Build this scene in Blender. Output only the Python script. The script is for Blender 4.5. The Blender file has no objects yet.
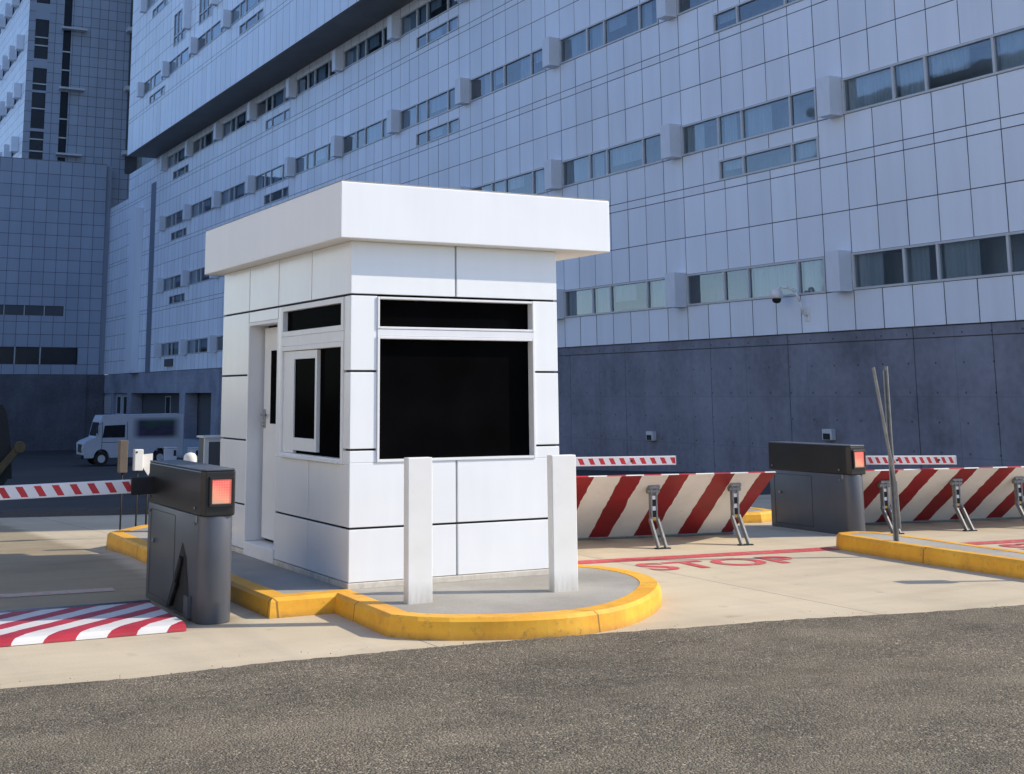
import bpy, bmesh, math, random
from mathutils import Vector, Matrix
random.seed(7)
R = math.radians
scene = bpy.context.scene
COL = scene.collection

# ------------------------------------------------------------------ helpers
class MB:
    """collects faces; build() links them as ONE mesh object"""
    def __init__(s):
        s.v = []; s.f = []; s.mi = []; s.c = []; s.sm = []
    def face(s, pts, mi=0, col=1.0, smooth=False):
        n = len(s.v); s.v += [tuple(p) for p in pts]
        s.f.append(tuple(range(n, n + len(pts)))); s.mi.append(mi); s.c.append(col); s.sm.append(smooth)
    def box(s, a, b, mi=0, col=1.0, M=None):
        (x0, y0, z0), (x1, y1, z1) = a, b
        if x0 > x1: x0, x1 = x1, x0
        if y0 > y1: y0, y1 = y1, y0
        if z0 > z1: z0, z1 = z1, z0
        P = [(x0,y0,z0),(x1,y0,z0),(x1,y1,z0),(x0,y1,z0),(x0,y0,z1),(x1,y0,z1),(x1,y1,z1),(x0,y1,z1)]
        if M is not None: P = [tuple(M @ Vector(p)) for p in P]
        n = len(s.v); s.v += P
        for q in ((0,3,2,1),(4,5,6,7),(0,1,5,4),(1,2,6,5),(2,3,7,6),(3,0,4,7)):
            s.f.append(tuple(n + i for i in q)); s.mi.append(mi); s.c.append(col); s.sm.append(False)
    def prism(s, poly, z0, z1, mi=0, top_mi=None, taper=0.0, M=None, smooth=False):
        """poly: list of (x, y) counter-clockwise, extruded along z"""
        k = len(poly)
        cx = sum(p[0] for p in poly)/k; cy = sum(p[1] for p in poly)/k
        lo = [(p[0], p[1], z0) for p in poly]
        hi = [(p[0] + (cx-p[0])*taper, p[1] + (cy-p[1])*taper, z1) for p in poly]
        P = lo + hi
        if M is not None: P = [tuple(M @ Vector(p)) for p in P]
        n = len(s.v); s.v += P
        s.f.append(tuple(n + i for i in reversed(range(k)))); s.mi.append(mi); s.c.append(1.0); s.sm.append(False)
        s.f.append(tuple(n + k + i for i in range(k))); s.mi.append(mi if top_mi is None else top_mi); s.c.append(1.0); s.sm.append(False)
        for i in range(k):
            j = (i + 1) % k
            s.f.append((n+i, n+j, n+k+j, n+k+i)); s.mi.append(mi); s.c.append(1.0); s.sm.append(smooth)
    def cyl(s, p, q, r0, r1=None, seg=20, mi=0, caps=True):
        if r1 is None: r1 = r0
        p = Vector(p); q = Vector(q); d = (q-p).normalized()
        a = d.orthogonal().normalized(); b = d.cross(a)
        n = len(s.v)
        for c, r in ((p, r0), (q, r1)):
            for i in range(seg):
                t = 2*math.pi*i/seg
                s.v.append(tuple(c + a*math.cos(t)*r + b*math.sin(t)*r))
        for i in range(seg):
            j = (i+1) % seg
            s.f.append((n+i, n+j, n+seg+j, n+seg+i)); s.mi.append(mi); s.c.append(1.0); s.sm.append(True)
        if caps:
            s.f.append(tuple(n+i for i in reversed(range(seg)))); s.mi.append(mi); s.c.append(1.0); s.sm.append(False)
            s.f.append(tuple(n+seg+i for i in range(seg))); s.mi.append(mi); s.c.append(1.0); s.sm.append(False)
    def tube(s, pts, r, seg=10, mi=0):
        for a, b in zip(pts[:-1], pts[1:]): s.cyl(a, b, r, r, seg, mi)
    def lathe(s, prof, c=(0,0,0), seg=24, mi=0):
        n = len(s.v); k = len(prof)
        for r, z in prof:
            for i in range(seg):
                t = 2*math.pi*i/seg
                s.v.append((c[0]+r*math.cos(t), c[1]+r*math.sin(t), c[2]+z))
        for a in range(k-1):
            for i in range(seg):
                j = (i+1) % seg
                s.f.append((n+a*seg+i, n+a*seg+j, n+(a+1)*seg+j, n+(a+1)*seg+i)); s.mi.append(mi); s.c.append(1.0); s.sm.append(True)
    def build(s, name, mats, parent=None, bevel=0.0, seg=2, loc=None, rotz=0.0):
        me = bpy.data.meshes.new(name)
        me.from_pydata(s.v, [], s.f)
        if not isinstance(mats, (list, tuple)): mats = [mats]
        for m in mats: me.materials.append(m)
        at = me.attributes.new('tint', 'FLOAT', 'FACE')
        for i, p in enumerate(me.polygons):
            p.material_index = s.mi[i]; p.use_smooth = s.sm[i]; at.data[i].value = s.c[i]
        me.update()
        o = bpy.data.objects.new(name, me); COL.objects.link(o)
        if parent is not None: o.parent = parent
        if loc is not None: o.location = loc
        o.rotation_euler.z = rotz
        if bevel:
            b = o.modifiers.new('bevel', 'BEVEL'); b.width = bevel; b.segments = seg; b.limit_method = 'ANGLE'; b.angle_limit = R(40)
        return o

def empty(name, loc=(0,0,0), rotz=0.0):
    o = bpy.data.objects.new(name, None); COL.objects.link(o); o.location = loc; o.rotation_euler.z = rotz
    o.empty_display_size = 0.2
    return o
def tag(o, label, cat, group=None):
    o['label'] = label; o['category'] = cat
    if group: o['group'] = group
    return o
def struct(o):
    o['kind'] = 'structure'; return o
def copy_tree(o, parent=None):
    c = o.copy(); COL.objects.link(c)
    if parent is not None: c.parent = parent
    for ch in list(o.children): copy_tree(ch, c)
    return c

# ------------------------------------------------------------------ materials
class NT:
    def __init__(s, name):
        s.m = bpy.data.materials.new(name); s.m.use_nodes = True
        s.t = s.m.node_tree; s.n = s.t.nodes; s.l = s.t.links
        s.b = s.n['Principled BSDF']
    def add(s, typ, **kw):
        n = s.n.new(typ)
        for k, v in kw.items(): setattr(n, k, v)
        return n
    def set(s, sock, v):
        if isinstance(v, bpy.types.NodeSocket): s.l.new(v, sock)
        else: sock.default_value = v
    def coord(s, kind='Object'):
        return s.add('ShaderNodeTexCoord').outputs[kind]
    def math(s, op, a, b=0.0, c=None, clamp=False):
        n = s.add('ShaderNodeMath', operation=op, use_clamp=clamp)
        s.set(n.inputs[0], a); s.set(n.inputs[1], b)
        if c is not None: s.set(n.inputs[2], c)
        return n.outputs[0]
    def noise(s, vec, scale, detail=4.0, rough=0.55, out='Fac'):
        n = s.add('ShaderNodeTexNoise'); s.set(n.inputs['Vector'], vec)
        n.inputs['Scale'].default_value = scale; n.inputs['Detail'].default_value = detail; n.inputs['Roughness'].default_value = rough
        return n.outputs[out]
    def ramp(s, fac, stops):
        n = s.add('ShaderNodeValToRGB'); s.set(n.inputs[0], fac)
        e = n.color_ramp.elements
        while len(e) < len(stops): e.new(0.5)
        for q, (p, c) in zip(e, stops):
            q.position = p; q.color = (c[0], c[1], c[2], 1) if isinstance(c, (tuple, list)) else (c, c, c, 1)
        return n.outputs[0]
    def mix(s, fac, a, b, mode='MIX'):
        n = s.add('ShaderNodeMix', data_type='RGBA', blend_type=mode)
        s.set(n.inputs[0], fac)
        for i, v in ((6, a), (7, b)):
            s.set(n.inputs[i], (v[0], v[1], v[2], 1) if isinstance(v, (tuple, list)) else v)
        return n.outputs[2]
    def sep(s, v):
        n = s.add('ShaderNodeSeparateXYZ'); s.set(n.inputs[0], v); return n.outputs
    def scale(s, v, sc):
        n = s.add('ShaderNodeMapping'); s.set(n.inputs[0], v); n.inputs['Scale'].default_value = sc; return n.outputs[0]
    def bump(s, h, strength=0.3, dist=0.01):
        n = s.add('ShaderNodeBump'); s.set(n.inputs['Height'], h)
        n.inputs['Strength'].default_value = strength; n.inputs['Distance'].default_value = dist
        s.l.new(n.outputs[0], s.b.inputs['Normal'])
    def fin(s, col, rough=0.6, metal=0.0, spec=0.5):
        s.set(s.b.inputs['Base Color'], (col[0], col[1], col[2], 1) if isinstance(col, (tuple, list)) else col)
        s.set(s.b.inputs['Roughness'], rough); s.b.inputs['Metallic'].default_value = metal
        s.b.inputs['Specular IOR Level'].default_value = spec
        return s.m

def paint(name, col, rough=0.45, var=0.12, scale=3.0, spec=0.5, dirt=0.0, metal=0.0):
    t = NT(name); c = t.coord()
    f = t.noise(c, scale, 5)
    g = t.noise(t.scale(c, (1, 1, 0.25)), scale*4, 3)
    f = t.math('ADD', t.math('MULTIPLY', f, 0.6), t.math('MULTIPLY', g, 0.4))
    lo = tuple(x*(1-var) for x in col); hi = tuple(min(1, x*(1+var*0.6)) for x in col)
    k = t.ramp(f, [(0.3, lo), (0.7, hi)])
    if dirt:
        d = t.math('MULTIPLY', t.math('SUBTRACT', t.noise(c, scale*2.3, 7, 0.7), 0.5), 2.4*dirt, clamp=True)
        k = t.mix(d, k, (0.12, 0.10, 0.085))
    r = t.math('ADD', rough-0.06, t.math('MULTIPLY', f, 0.12))
    return t.fin(k, r, metal, spec)

def cladding(name, col, rough=0.42, streak=0.12):
    t = NT(name); c = t.coord()
    a = t.add('ShaderNodeAttribute', attribute_name='tint').outputs['Fac']
    st = t.noise(t.scale(c, (1.5, 1.5, 0.12)), 1.0, 5, 0.6)
    bl = t.noise(c, 0.12, 3)
    f = t.math('ADD', t.math('MULTIPLY', st, 0.5), t.math('MULTIPLY', bl, 0.5))
    k = t.ramp(f, [(0.3, tuple(x*(1-streak) for x in col)), (0.7, tuple(x*(1+streak*0.5) for x in col))])
    n = t.add('ShaderNodeMix', data_type='RGBA', blend_type='MULTIPLY'); n.inputs[0].default_value = 1
    t.l.new(k, n.inputs[6]); t.l.new(a, n.inputs[7])
    return t.fin(n.outputs[2], rough, 0.0, 0.4)

def concrete_wall(name, base, jx=None):
    """board-marked wall: vertical joints every jx metres along y, tie holes on a grid"""
    t = NT(name); c = t.coord(); x, y, z = t.sep(c)
    cl = t.noise(c, 0.35, 6, 0.62); fi = t.noise(c, 6, 4); st = t.noise(t.scale(c, (3, 3, 0.15)), 1.0, 5)
    f = t.math('ADD', t.math('MULTIPLY', cl, 0.68), t.math('ADD', t.math('MULTIPLY', fi, 0.2), t.math('MULTIPLY', st, 0.12)))
    k = t.ramp(f, [(0.36, tuple(v*0.66 for v in base)), (0.5, base), (0.64, tuple(v*1.32 for v in base))])
    u = t.math('ADD', x, y)
    def holes(pu, pz, ou, oz, r):
        fu = t.math('SUBTRACT', t.math('FRACT', t.math('ADD', t.math('DIVIDE', u, pu), ou)), 0.5)
        fz = t.math('SUBTRACT', t.math('FRACT', t.math('ADD', t.math('DIVIDE', z, pz), oz)), 0.5)
        d = t.math('SQRT', t.math('ADD', t.math('POWER', t.math('MULTIPLY', fu, pu), 2.0), t.math('POWER', t.math('MULTIPLY', fz, pz), 2.0)))
        return t.math('LESS_THAN', d, r)
    def line(p, off, src, wdt):
        fu = t.math('ABSOLUTE', t.math('SUBTRACT', t.math('FRACT', t.math('ADD', t.math('DIVIDE', src, p), off)), 0.5))
        return t.math('LESS_THAN', t.math('MULTIPLY', fu, p), wdt)
    h = holes(0.82, 0.68, 0.3, 0.2, 0.026)
    k = t.mix(t.math('MULTIPLY', h, 0.6), k, (0.02, 0.02, 0.025))
    faint = t.math('MAXIMUM', line(2.43, 0.1, u, 0.012), line(1.36, 0.42, z, 0.008))
    k = t.mix(t.math('MULTIPLY', faint, t.math('MULTIPLY', fi, 0.4)), k, (0.03, 0.03, 0.035))
    t.bump(f, 0.25, 0.02)
    return t.fin(k, 0.85, 0, 0.25)

def stripes(name, pitch, k_axis, slope, duty, red=(0.50, 0.028, 0.038), white=(0.80, 0.78, 0.74), axis2='y', wob=0.03, border=None, wear=0.35, off=0.0):
    t = NT(name); c = t.coord(); x, y, z = t.sep(c)
    s2 = {'x': x, 'y': y, 'z': z}[axis2]
    nz = t.math('MULTIPLY', t.math('SUBTRACT', t.noise(c, 5.0, 4), 0.5), wob*2)
    u = t.math('ADD', t.math('ADD', x, t.math('MULTIPLY', s2, slope)), nz)
    fr = t.math('FRACT', t.math('ADD', t.math('DIVIDE', u, pitch), 100.0+off))
    m = t.math('LESS_THAN', fr, duty)
    if border is not None:
        m = t.math('MULTIPLY', m, t.math('LESS_THAN', t.math('ABSOLUTE', s2), border))
    w1 = t.noise(c, 9, 6, 0.7); w2 = t.noise(c, 2.2, 4)
    rr = t.ramp(w2, [(0.3, tuple(v*0.7 for v in red)), (0.7, tuple(v*1.15 for v in red))])
    ww = t.ramp(w2, [(0.3, tuple(v*0.86 for v in white)), (0.7, white)])
    k = t.mix(m, ww, rr)
    d = t.math('MULTIPLY', t.math('SUBTRACT', w1, 0.60), 3.0*wear, clamp=True)
    k = t.mix(d, k, (0.16, 0.13, 0.11))
    return t.fin(k, 0.5, 0, 0.4)

def m_asphalt():
    t = NT('asphalt_mat'); c = t.coord()
    v = t.add('ShaderNodeTexVoronoi'); t.l.new(c, v.inputs['Vector']); v.inputs['Scale'].default_value = 74; v.inputs['Randomness'].default_value = 1
    vc = t.sep(v.outputs['Color'])[0]
    v2 = t.add('ShaderNodeTexVoronoi'); t.l.new(c, v2.inputs['Vector']); v2.inputs['Scale'].default_value = 150
    vc2 = t.sep(v2.outputs['Color'])[1]
    big = t.noise(c, 0.55, 5, 0.6); mid = t.noise(c, 1.7, 6, 0.62)
    st = t.ramp(vc, [(0.0, (0.045, 0.041, 0.037)), (0.45, (0.11, 0.10, 0.09)), (0.8, (0.20, 0.18, 0.155)), (0.93, (0.30, 0.27, 0.23)), (1.0, (0.56, 0.52, 0.46))])
    s2 = t.ramp(vc2, [(0.0, (0.055, 0.05, 0.045)), (0.6, (0.155, 0.14, 0.12)), (1.0, (0.38, 0.34, 0.29))])
    k = t.mix(0.5, st, s2)
    k = t.mix(1.0, k, t.ramp(big, [(0.3, (0.90, 0.85, 0.72)), (0.7, (1.20, 1.12, 0.92))]), 'MULTIPLY')
    tan = t.noise(t.scale(c, (0.45, 1.0, 1)), 0.9, 7, 0.68)
    k = t.mix(t.math('MULTIPLY', t.math('SUBTRACT', tan, 0.47), 5.5, clamp=True), k, t.mix(0.66, k, (0.235, 0.20, 0.14)))
    pit = t.math('MULTIPLY', t.math('SUBTRACT', t.noise(c, 26, 3, 0.6), 0.66), 9.0, clamp=True)
    k = t.mix(t.math('MULTIPLY', pit, 0.75), k, (0.03, 0.027, 0.023))
    k = t.mix(1.0, k, t.ramp(mid, [(0.3, 0.76), (0.5, 1.02), (0.7, 1.22)]), 'MULTIPLY')
    h = t.math('ADD', v.outputs['Distance'], t.math('MULTIPLY', v2.outputs['Distance'], 0.5))
    n = t.add('ShaderNodeBump'); n.invert = True; t.l.new(h, n.inputs['Height']); n.inputs['Strength'].default_value = 0.9; n.inputs['Distance'].default_value = 0.012
    t.l.new(n.outputs[0], t.b.inputs['Normal'])
    return t.fin(k, 0.9, 0, 0.25)
def m_yard():
    t = NT('yard_asphalt_mat'); c = t.coord()
    a = t.noise(c, 30, 4, 0.7); b = t.noise(c, 0.25, 5)
    k = t.ramp(t.math('ADD', t.math('MULTIPLY', a, 0.5), t.math('MULTIPLY', b, 0.5)), [(0.3, (0.035, 0.034, 0.034)), (0.7, (0.085, 0.082, 0.078))])
    t.bump(a, 0.4, 0.01)
    return t.fin(k, 0.9, 0, 0.25)
def m_apron():
    t = NT('apron_concrete_mat'); c = t.coord(); x, y, z = t.sep(c)
    a = t.noise(c, 0.5, 6, 0.6); b = t.noise(c, 55, 3, 0.7); s = t.noise(t.scale(c, (0.6, 3.0, 1)), 1.1, 6, 0.62)
    f = t.math('ADD', t.math('MULTIPLY', a, 0.45), t.math('ADD', t.math('MULTIPLY', b, 0.2), t.math('MULTIPLY', s, 0.35)))
    k = t.ramp(f, [(0.34, (0.415, 0.345, 0.235)), (0.5, (0.54, 0.455, 0.315)), (0.66, (0.62, 0.53, 0.375))])
    # tyre tracks and oil stains along the lanes, with left-lane shade painted in
    tr = t.noise(t.scale(c, (1.6, 0.18, 1)), 1.5, 4)
    k = t.mix(t.math('MULTIPLY', t.math('SUBTRACT', tr, 0.5), 1.3, clamp=True), k, (0.36, 0.31, 0.25))
    lane = t.math('MULTIPLY', t.math('SUBTRACT', 3.35, t.math('ADD', x, t.math('MULTIPLY', s, 0.3))), 6.0, clamp=True)  # left lane colour darkened to deepen the shade there
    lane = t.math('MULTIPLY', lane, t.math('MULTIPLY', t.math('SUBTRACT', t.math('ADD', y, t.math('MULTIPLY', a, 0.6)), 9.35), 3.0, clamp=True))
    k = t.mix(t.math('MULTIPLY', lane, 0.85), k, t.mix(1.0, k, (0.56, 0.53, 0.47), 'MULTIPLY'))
    sp = t.noise(c, 3.1, 3, 0.5)
    k = t.mix(t.math('MULTIPLY', t.math('SUBTRACT', sp, 0.66), 5.0, clamp=True), k, (0.22, 0.19, 0.16))
    w = t.math('MULTIPLY', t.math('SUBTRACT', t.noise(c, 1.3, 3), 0.5), 0.03)
    yy = t.math('ADD', t.math('ADD', y, t.math('MULTIPLY', x, 0.10)), w)
    def ln(p, o, src, wd):
        q = t.math('ABSOLUTE', t.math('SUBTRACT', t.math('FRACT', t.math('ADD', t.math('DIVIDE', src, p), o)), 0.5))
        return t.math('LESS_THAN', t.math('MULTIPLY', q, p), wd)
    j = t.math('MAXIMUM', ln(3.6, 0.30, yy, 0.010), ln(3.4, 0.35, t.math('ADD', x, w), 0.007))
    k = t.mix(t.math('MULTIPLY', j, 0.6), k, (0.10, 0.085, 0.07))
    t.bump(t.math('SUBTRACT', b, t.math('MULTIPLY', j, 0.8)), 0.25, 0.006)
    return t.fin(k, 0.85, 0, 0.3)
def m_kerb():
    t = NT('yellow_kerb_mat'); c = t.coord()
    a = t.noise(c, 2.2, 6, 0.65); b = t.noise(c, 16, 5, 0.7); s = t.noise(t.scale(c, (6, 6, 1.2)), 2.0, 5, 0.6)
    k = t.ramp(a, [(0.3, (0.66, 0.29, 0.022)), (0.55, (0.82, 0.41, 0.030)), (0.75, (0.86, 0.50, 0.06))])
    k = t.mix(t.math('MULTIPLY', t.math('SUBTRACT', b, 0.57), 4.0, clamp=True), k, (0.26, 0.17, 0.07))
    k = t.mix(t.math('MULTIPLY', t.math('SUBTRACT', s, 0.56), 1.8, clamp=True), k, (0.40, 0.22, 0.05))
    z = t.sep(c)[2]
    ch = t.noise(c, 7, 6, 0.75)
    k = t.mix(t.math('MULTIPLY', t.math('SUBTRACT', ch, 0.645), 14.0, clamp=True), k, (0.36, 0.31, 0.22))
    kx, ky, kz = t.sep(c); seg = t.math('ABSOLUTE', t.math('SUBTRACT', t.math('FRACT', t.math('ADD', t.math('DIVIDE', t.math('ADD', t.math('MULTIPLY', kx, 0.9), ky), 1.9), 40.18)), 0.5))
    k = t.mix(t.math('MULTIPLY', t.math('LESS_THAN', seg, 0.004), 0.7), k, (0.10, 0.06, 0.02))
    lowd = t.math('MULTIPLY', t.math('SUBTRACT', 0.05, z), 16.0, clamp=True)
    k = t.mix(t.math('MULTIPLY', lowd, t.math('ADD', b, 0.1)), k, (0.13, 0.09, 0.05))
    t.bump(b, 0.3, 0.006)
    return t.fin(k, 0.6, 0, 0.4)
def m_marking(faint=False):
    t = NT('worn_road_paint_mat' if faint else 'road_paint_mat'); c = t.coord('Generated'); o = t.add('ShaderNodeNewGeometry').outputs['Position']
    w = t.noise(o, 14, 6, 0.7); b = t.noise(o, 1.6, 4)
    k = t.ramp(b, [(0.3, (0.50, 0.05, 0.06)), (0.7, (0.60, 0.10, 0.11))])
    k = t.mix(t.math('MULTIPLY', t.math('SUBTRACT', w, 0.20 if faint else 0.50), 3.2, clamp=True), k, (0.52, 0.44, 0.335) if faint else (0.50, 0.38, 0.29))
    return t.fin(k, 0.75, 0, 0.3)
def m_pane(name, tint, dark=0.0):
    t = NT(name)
    tr = t.add('ShaderNodeBsdfTransparent'); tr.inputs[0].default_value = (*tint, 1)
    gl = t.add('ShaderNodeBsdfGlossy'); gl.inputs['Roughness'].default_value = 0.03; gl.inputs[0].default_value = (0.9, 0.95, 1, 1)
    n = t.noise(t.coord(), 0.8, 2)
    bp = t.add('ShaderNodeBump'); t.l.new(n, bp.inputs['Height']); bp.inputs['Strength'].default_value = 0.06; bp.inputs['Distance'].default_value = 0.05
    t.l.new(bp.outputs[0], gl.inputs['Normal'])
    fr = t.add('ShaderNodeFresnel'); fr.inputs[0].default_value = 1.5
    mx = t.add('ShaderNodeMixShader'); t.l.new(t.math('ADD', fr.outputs[0], 0.10), mx.inputs[0]); t.l.new(tr.outputs[0], mx.inputs[1]); t.l.new(gl.outputs[0], mx.inputs[2])
    t.l.new(mx.outputs[0], t.n['Material Output'].inputs[0]); t.n.remove(t.b)
    return t.m
def m_black_glass():
    t = NT('black_tinted_glass_mat'); t.b.inputs['IOR'].default_value = 1.02
    n = t.noise(t.coord(), 2.0, 3)
    return t.fin(t.ramp(n, [(0.3, (0.0022, 0.0022, 0.0022)), (0.7, (0.004, 0.004, 0.0045))]), 0.12, 0, 0.5)
def m_curtain():
    t = NT('curtain_mat'); c = t.coord(); y = t.sep(c)[1]
    f = t.noise(t.scale(c, (1, 1, 0.05)), 14, 2)
    rd = t.add('ShaderNodeObjectInfo').outputs['Random']
    k = t.ramp(f, [(0.3, (0.50, 0.56, 0.56)), (0.7, (0.74, 0.80, 0.78))])
    k = t.mix(t.math('MULTIPLY', rd, 0.35), k, (0.30, 0.38, 0.40))
    return t.fin(k, 0.9, 0, 0.1)
def m_lamp():
    t = NT('signal_lens_mat'); c = t.coord(); x, y, z = t.sep(c); gx, gy, gzz = t.sep(t.coord('Generated'))
    dx = t.math('SUBTRACT', t.math('FRACT', t.math('MULTIPLY', x, 55.0)), 0.5); dz = t.math('SUBTRACT', t.math('FRACT', t.math('MULTIPLY', z, 55.0)), 0.5)
    d = t.math('SQRT', t.math('ADD', t.math('POWER', dx, 2.0), t.math('POWER', dz, 2.0)))
    dots = t.math('LESS_THAN', d, 0.36)
    f = t.noise(c, 9, 2)
    v = t.math('ADD', t.math('MULTIPLY', f, 0.5), t.math('ADD', t.math('MULTIPLY', gzz, 0.5), t.math('MULTIPLY', gx, 0.18)))
    k = t.ramp(v, [(0.28, (0.50, 0.30, 0.20)), (0.48, (0.80, 0.27, 0.16)), (0.72, (0.95, 0.13, 0.10)), (0.95, (1.0, 0.16, 0.13))])
    k2 = t.mix(dots, t.mix(0.16, k, (0.7, 0.55, 0.42)), k)
    t.set(t.b.inputs['Emission Color'], k2); t.b.inputs['Emission Strength'].default_value = 0.26
    return t.fin(k2, 0.25, 0, 0.5)
def m_graphic():
    t = NT('van_graphic_mat'); c = t.coord(); x, y, z = t.sep(c)
    f = t.noise(t.scale(c, (0.5, 1, 1)), 1.1, 2)
    k = t.ramp(t.math('ADD', f, t.math('MULTIPLY', x, 0.03)), [(0.3, (0.03, 0.05, 0.16)), (0.5, (0.07, 0.04, 0.13)), (0.62, (0.03, 0.03, 0.06)), (0.8, (0.03, 0.08, 0.06))])
    gx, gy, gg = t.sep(t.coord('Generated'))
    ex = t.math('MULTIPLY', t.math('MULTIPLY', gx, t.math('SUBTRACT', 1.0, gx)), 7.0, clamp=True); ez = t.math('MULTIPLY', t.math('MULTIPLY', gg, t.math('SUBTRACT', 1.0, gg)), 6.0, clamp=True)
    k = t.mix(t.math('MULTIPLY', ex, ez), (0.52, 0.56, 0.62), k)
    return t.fin(k, 0.5)
def m_strip_paving():
    t = NT('island_concrete_mat'); c = t.coord()
    a = t.noise(c, 0.9, 6, 0.62); b = t.noise(c, 60, 3, 0.7)
    k = t.ramp(t.math('ADD', t.math('MULTIPLY', a, 0.7), t.math('MULTIPLY', b, 0.3)), [(0.33, (0.25, 0.23, 0.195)), (0.52, (0.36, 0.335, 0.285)), (0.68, (0.46, 0.43, 0.37))])
    t.bump(b, 0.2, 0.005)
    return t.fin(k, 0.8, 0, 0.3)
def m_soft(name, col, rough=0.3, wave=0.0015, dirt_z=0.0, spec=0.5):
    """white aluminium composite panel: slight oil-canning, dusty foot"""
    t = NT(name); c = t.coord(); z = t.sep(c)[2]
    a = t.noise(c, 1.1, 4); b = t.noise(t.scale(c, (3, 3, 0.3)), 3, 5)
    k = t.ramp(t.math('ADD', t.math('MULTIPLY', a, 0.5), t.math('MULTIPLY', b, 0.5)), [(0.3, tuple(v*0.94 for v in col)), (0.7, col)])
    if dirt_z:
        d = t.math('MULTIPLY', t.math('MULTIPLY', t.math('SUBTRACT', dirt_z, z), 3.0, clamp=True), t.noise(c, 5, 5))
        k = t.mix(t.math('MULTIPLY', d, 0.9, clamp=True), k, (0.60, 0.54, 0.45))
    n = t.add('ShaderNodeBump'); t.l.new(t.noise(c, 1.6, 1), n.inputs['Height']); n.inputs['Strength'].default_value = 0.25; n.inputs['Distance'].default_value = 0.03
    t.l.new(n.outputs[0], t.b.inputs['Normal'])
    return t.fin(k, rough, 0, spec)

M = {}
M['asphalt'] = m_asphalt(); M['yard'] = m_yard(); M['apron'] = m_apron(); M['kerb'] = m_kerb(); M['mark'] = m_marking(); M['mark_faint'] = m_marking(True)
M['isl'] = m_strip_paving()
M['clad'] = cladding('silver_cladding_mat', (0.79, 0.85, 0.93))
M['clad_dim'] = cladding('grey_cladding_mat', (0.345, 0.40, 0.485))  # darker copy of the cladding; the tower front's shade is in its colour
M['joint'] = paint('panel_joint_mat', (0.085, 0.09, 0.10), 0.8)
M['conc'] = concrete_wall('cast_concrete_mat', (0.205, 0.22, 0.265))
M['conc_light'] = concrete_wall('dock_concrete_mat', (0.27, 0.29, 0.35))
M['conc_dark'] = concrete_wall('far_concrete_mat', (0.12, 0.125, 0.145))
M['clad_fin'] = paint('box_cladding_mat', (0.70, 0.75, 0.82), 0.45, 0.06)
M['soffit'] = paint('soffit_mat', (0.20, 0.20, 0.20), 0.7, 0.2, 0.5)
M['frame'] = paint('window_frame_mat', (0.55, 0.58, 0.60), 0.4, 0.06)
M['pane'] = m_pane('window_pane_mat', (0.60, 0.70, 0.80))
M['room'] = paint('room_mat', (0.34, 0.40, 0.43), 0.9, 0.4, 0.7)
M['curtain'] = m_curtain()
M['darkglass'] = paint('dark_glazing_mat', (0.014, 0.018, 0.026), 0.15, 0.4, 0.4)
M['white'] = m_soft('white_panel_mat', (0.865, 0.875, 0.865), 0.20, dirt_z=0.12)
M['whitep'] = m_soft('white_fascia_mat', (0.875, 0.88, 0.87), 0.4)
M['trim'] = paint('white_trim_mat', (0.80, 0.80, 0.79), 0.35, 0.05)
M['gap'] = paint('black_joint_mat', (0.012, 0.012, 0.013), 0.7)
M['bglass'] = m_black_glass()
M['plinth'] = paint('plinth_mat', (0.62, 0.57, 0.48), 0.8, 0.2, 6, dirt=0.5)
def m_bollard():
    t = NT('bollard_white_mat'); c = t.coord(); z = t.sep(c)[2]
    a = t.noise(c, 4, 5); b = t.noise(t.scale(c, (4, 4, 0.8)), 6, 6, 0.7)
    k = t.ramp(a, [(0.3, (0.75, 0.735, 0.68)), (0.7, (0.81, 0.80, 0.755))])
    k = t.mix(t.math('MULTIPLY', t.math('MULTIPLY', t.math('SUBTRACT', 0.16, z), 7.0, clamp=True), b), k, (0.34, 0.29, 0.22))
    k = t.mix(t.math('MULTIPLY', t.math('SUBTRACT', b, 0.63), 2.2, clamp=True), k, (0.45, 0.41, 0.34))
    t.bump(a, 0.15, 0.01)
    return t.fin(k, 0.55)
M['bollard'] = m_bollard()
M['steel'] = paint('galvanised_mat', (0.24, 0.25, 0.25), 0.55, 0.35, 14, metal=0.3)
M['handle'] = paint('handle_mat', (0.45, 0.44, 0.42), 0.3, 0.1, 8, metal=0.9)
M['cab'] = paint('grey_cabinet_mat', (0.078, 0.083, 0.095), 0.36, 0.16, 3, dirt=0.10, spec=0.5)
M['cabtop'] = paint('black_band_mat', (0.016, 0.015, 0.014), 0.33, 0.25, 4)
M['lamp'] = m_lamp()
M['rust'] = paint('reflector_yellow_mat', (0.70, 0.42, 0.05), 0.5)
M['black'] = paint('rubber_black_mat', (0.012, 0.012, 0.012), 0.7)
M['vanwhite'] = paint('van_white_mat', (0.52, 0.56, 0.62), 0.4, 0.06)
M['graphic'] = m_graphic()
M['olive'] = paint('olive_paint_mat', (0.075, 0.058, 0.02), 0.6, 0.3)
M['wood'] = paint('brown_post_mat', (0.135, 0.11, 0.085), 0.8, 0.25, 7)
M['bluewhite'] = paint('pale_box_mat', (0.50, 0.55, 0.62), 0.5)
M['greypanel'] = paint('grey_panel_mat', (0.07, 0.08, 0.09), 0.5)
M['plate_top'] = stripes('plate_top_stripes_mat', 0.41, 'x', -1.16, 0.48, off=0.45, wob=0.03, wear=0.7, white=(0.70, 0.68, 0.64), red=(0.44, 0.03, 0.045))
M['plate_under'] = stripes('plate_under_stripes_mat', 0.545, 'x', -0.04, 0.44, white=(0.82, 0.81, 0.785), red=(0.27, 0.012, 0.018), wob=0.03, off=0.30, wear=0.6)
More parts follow.
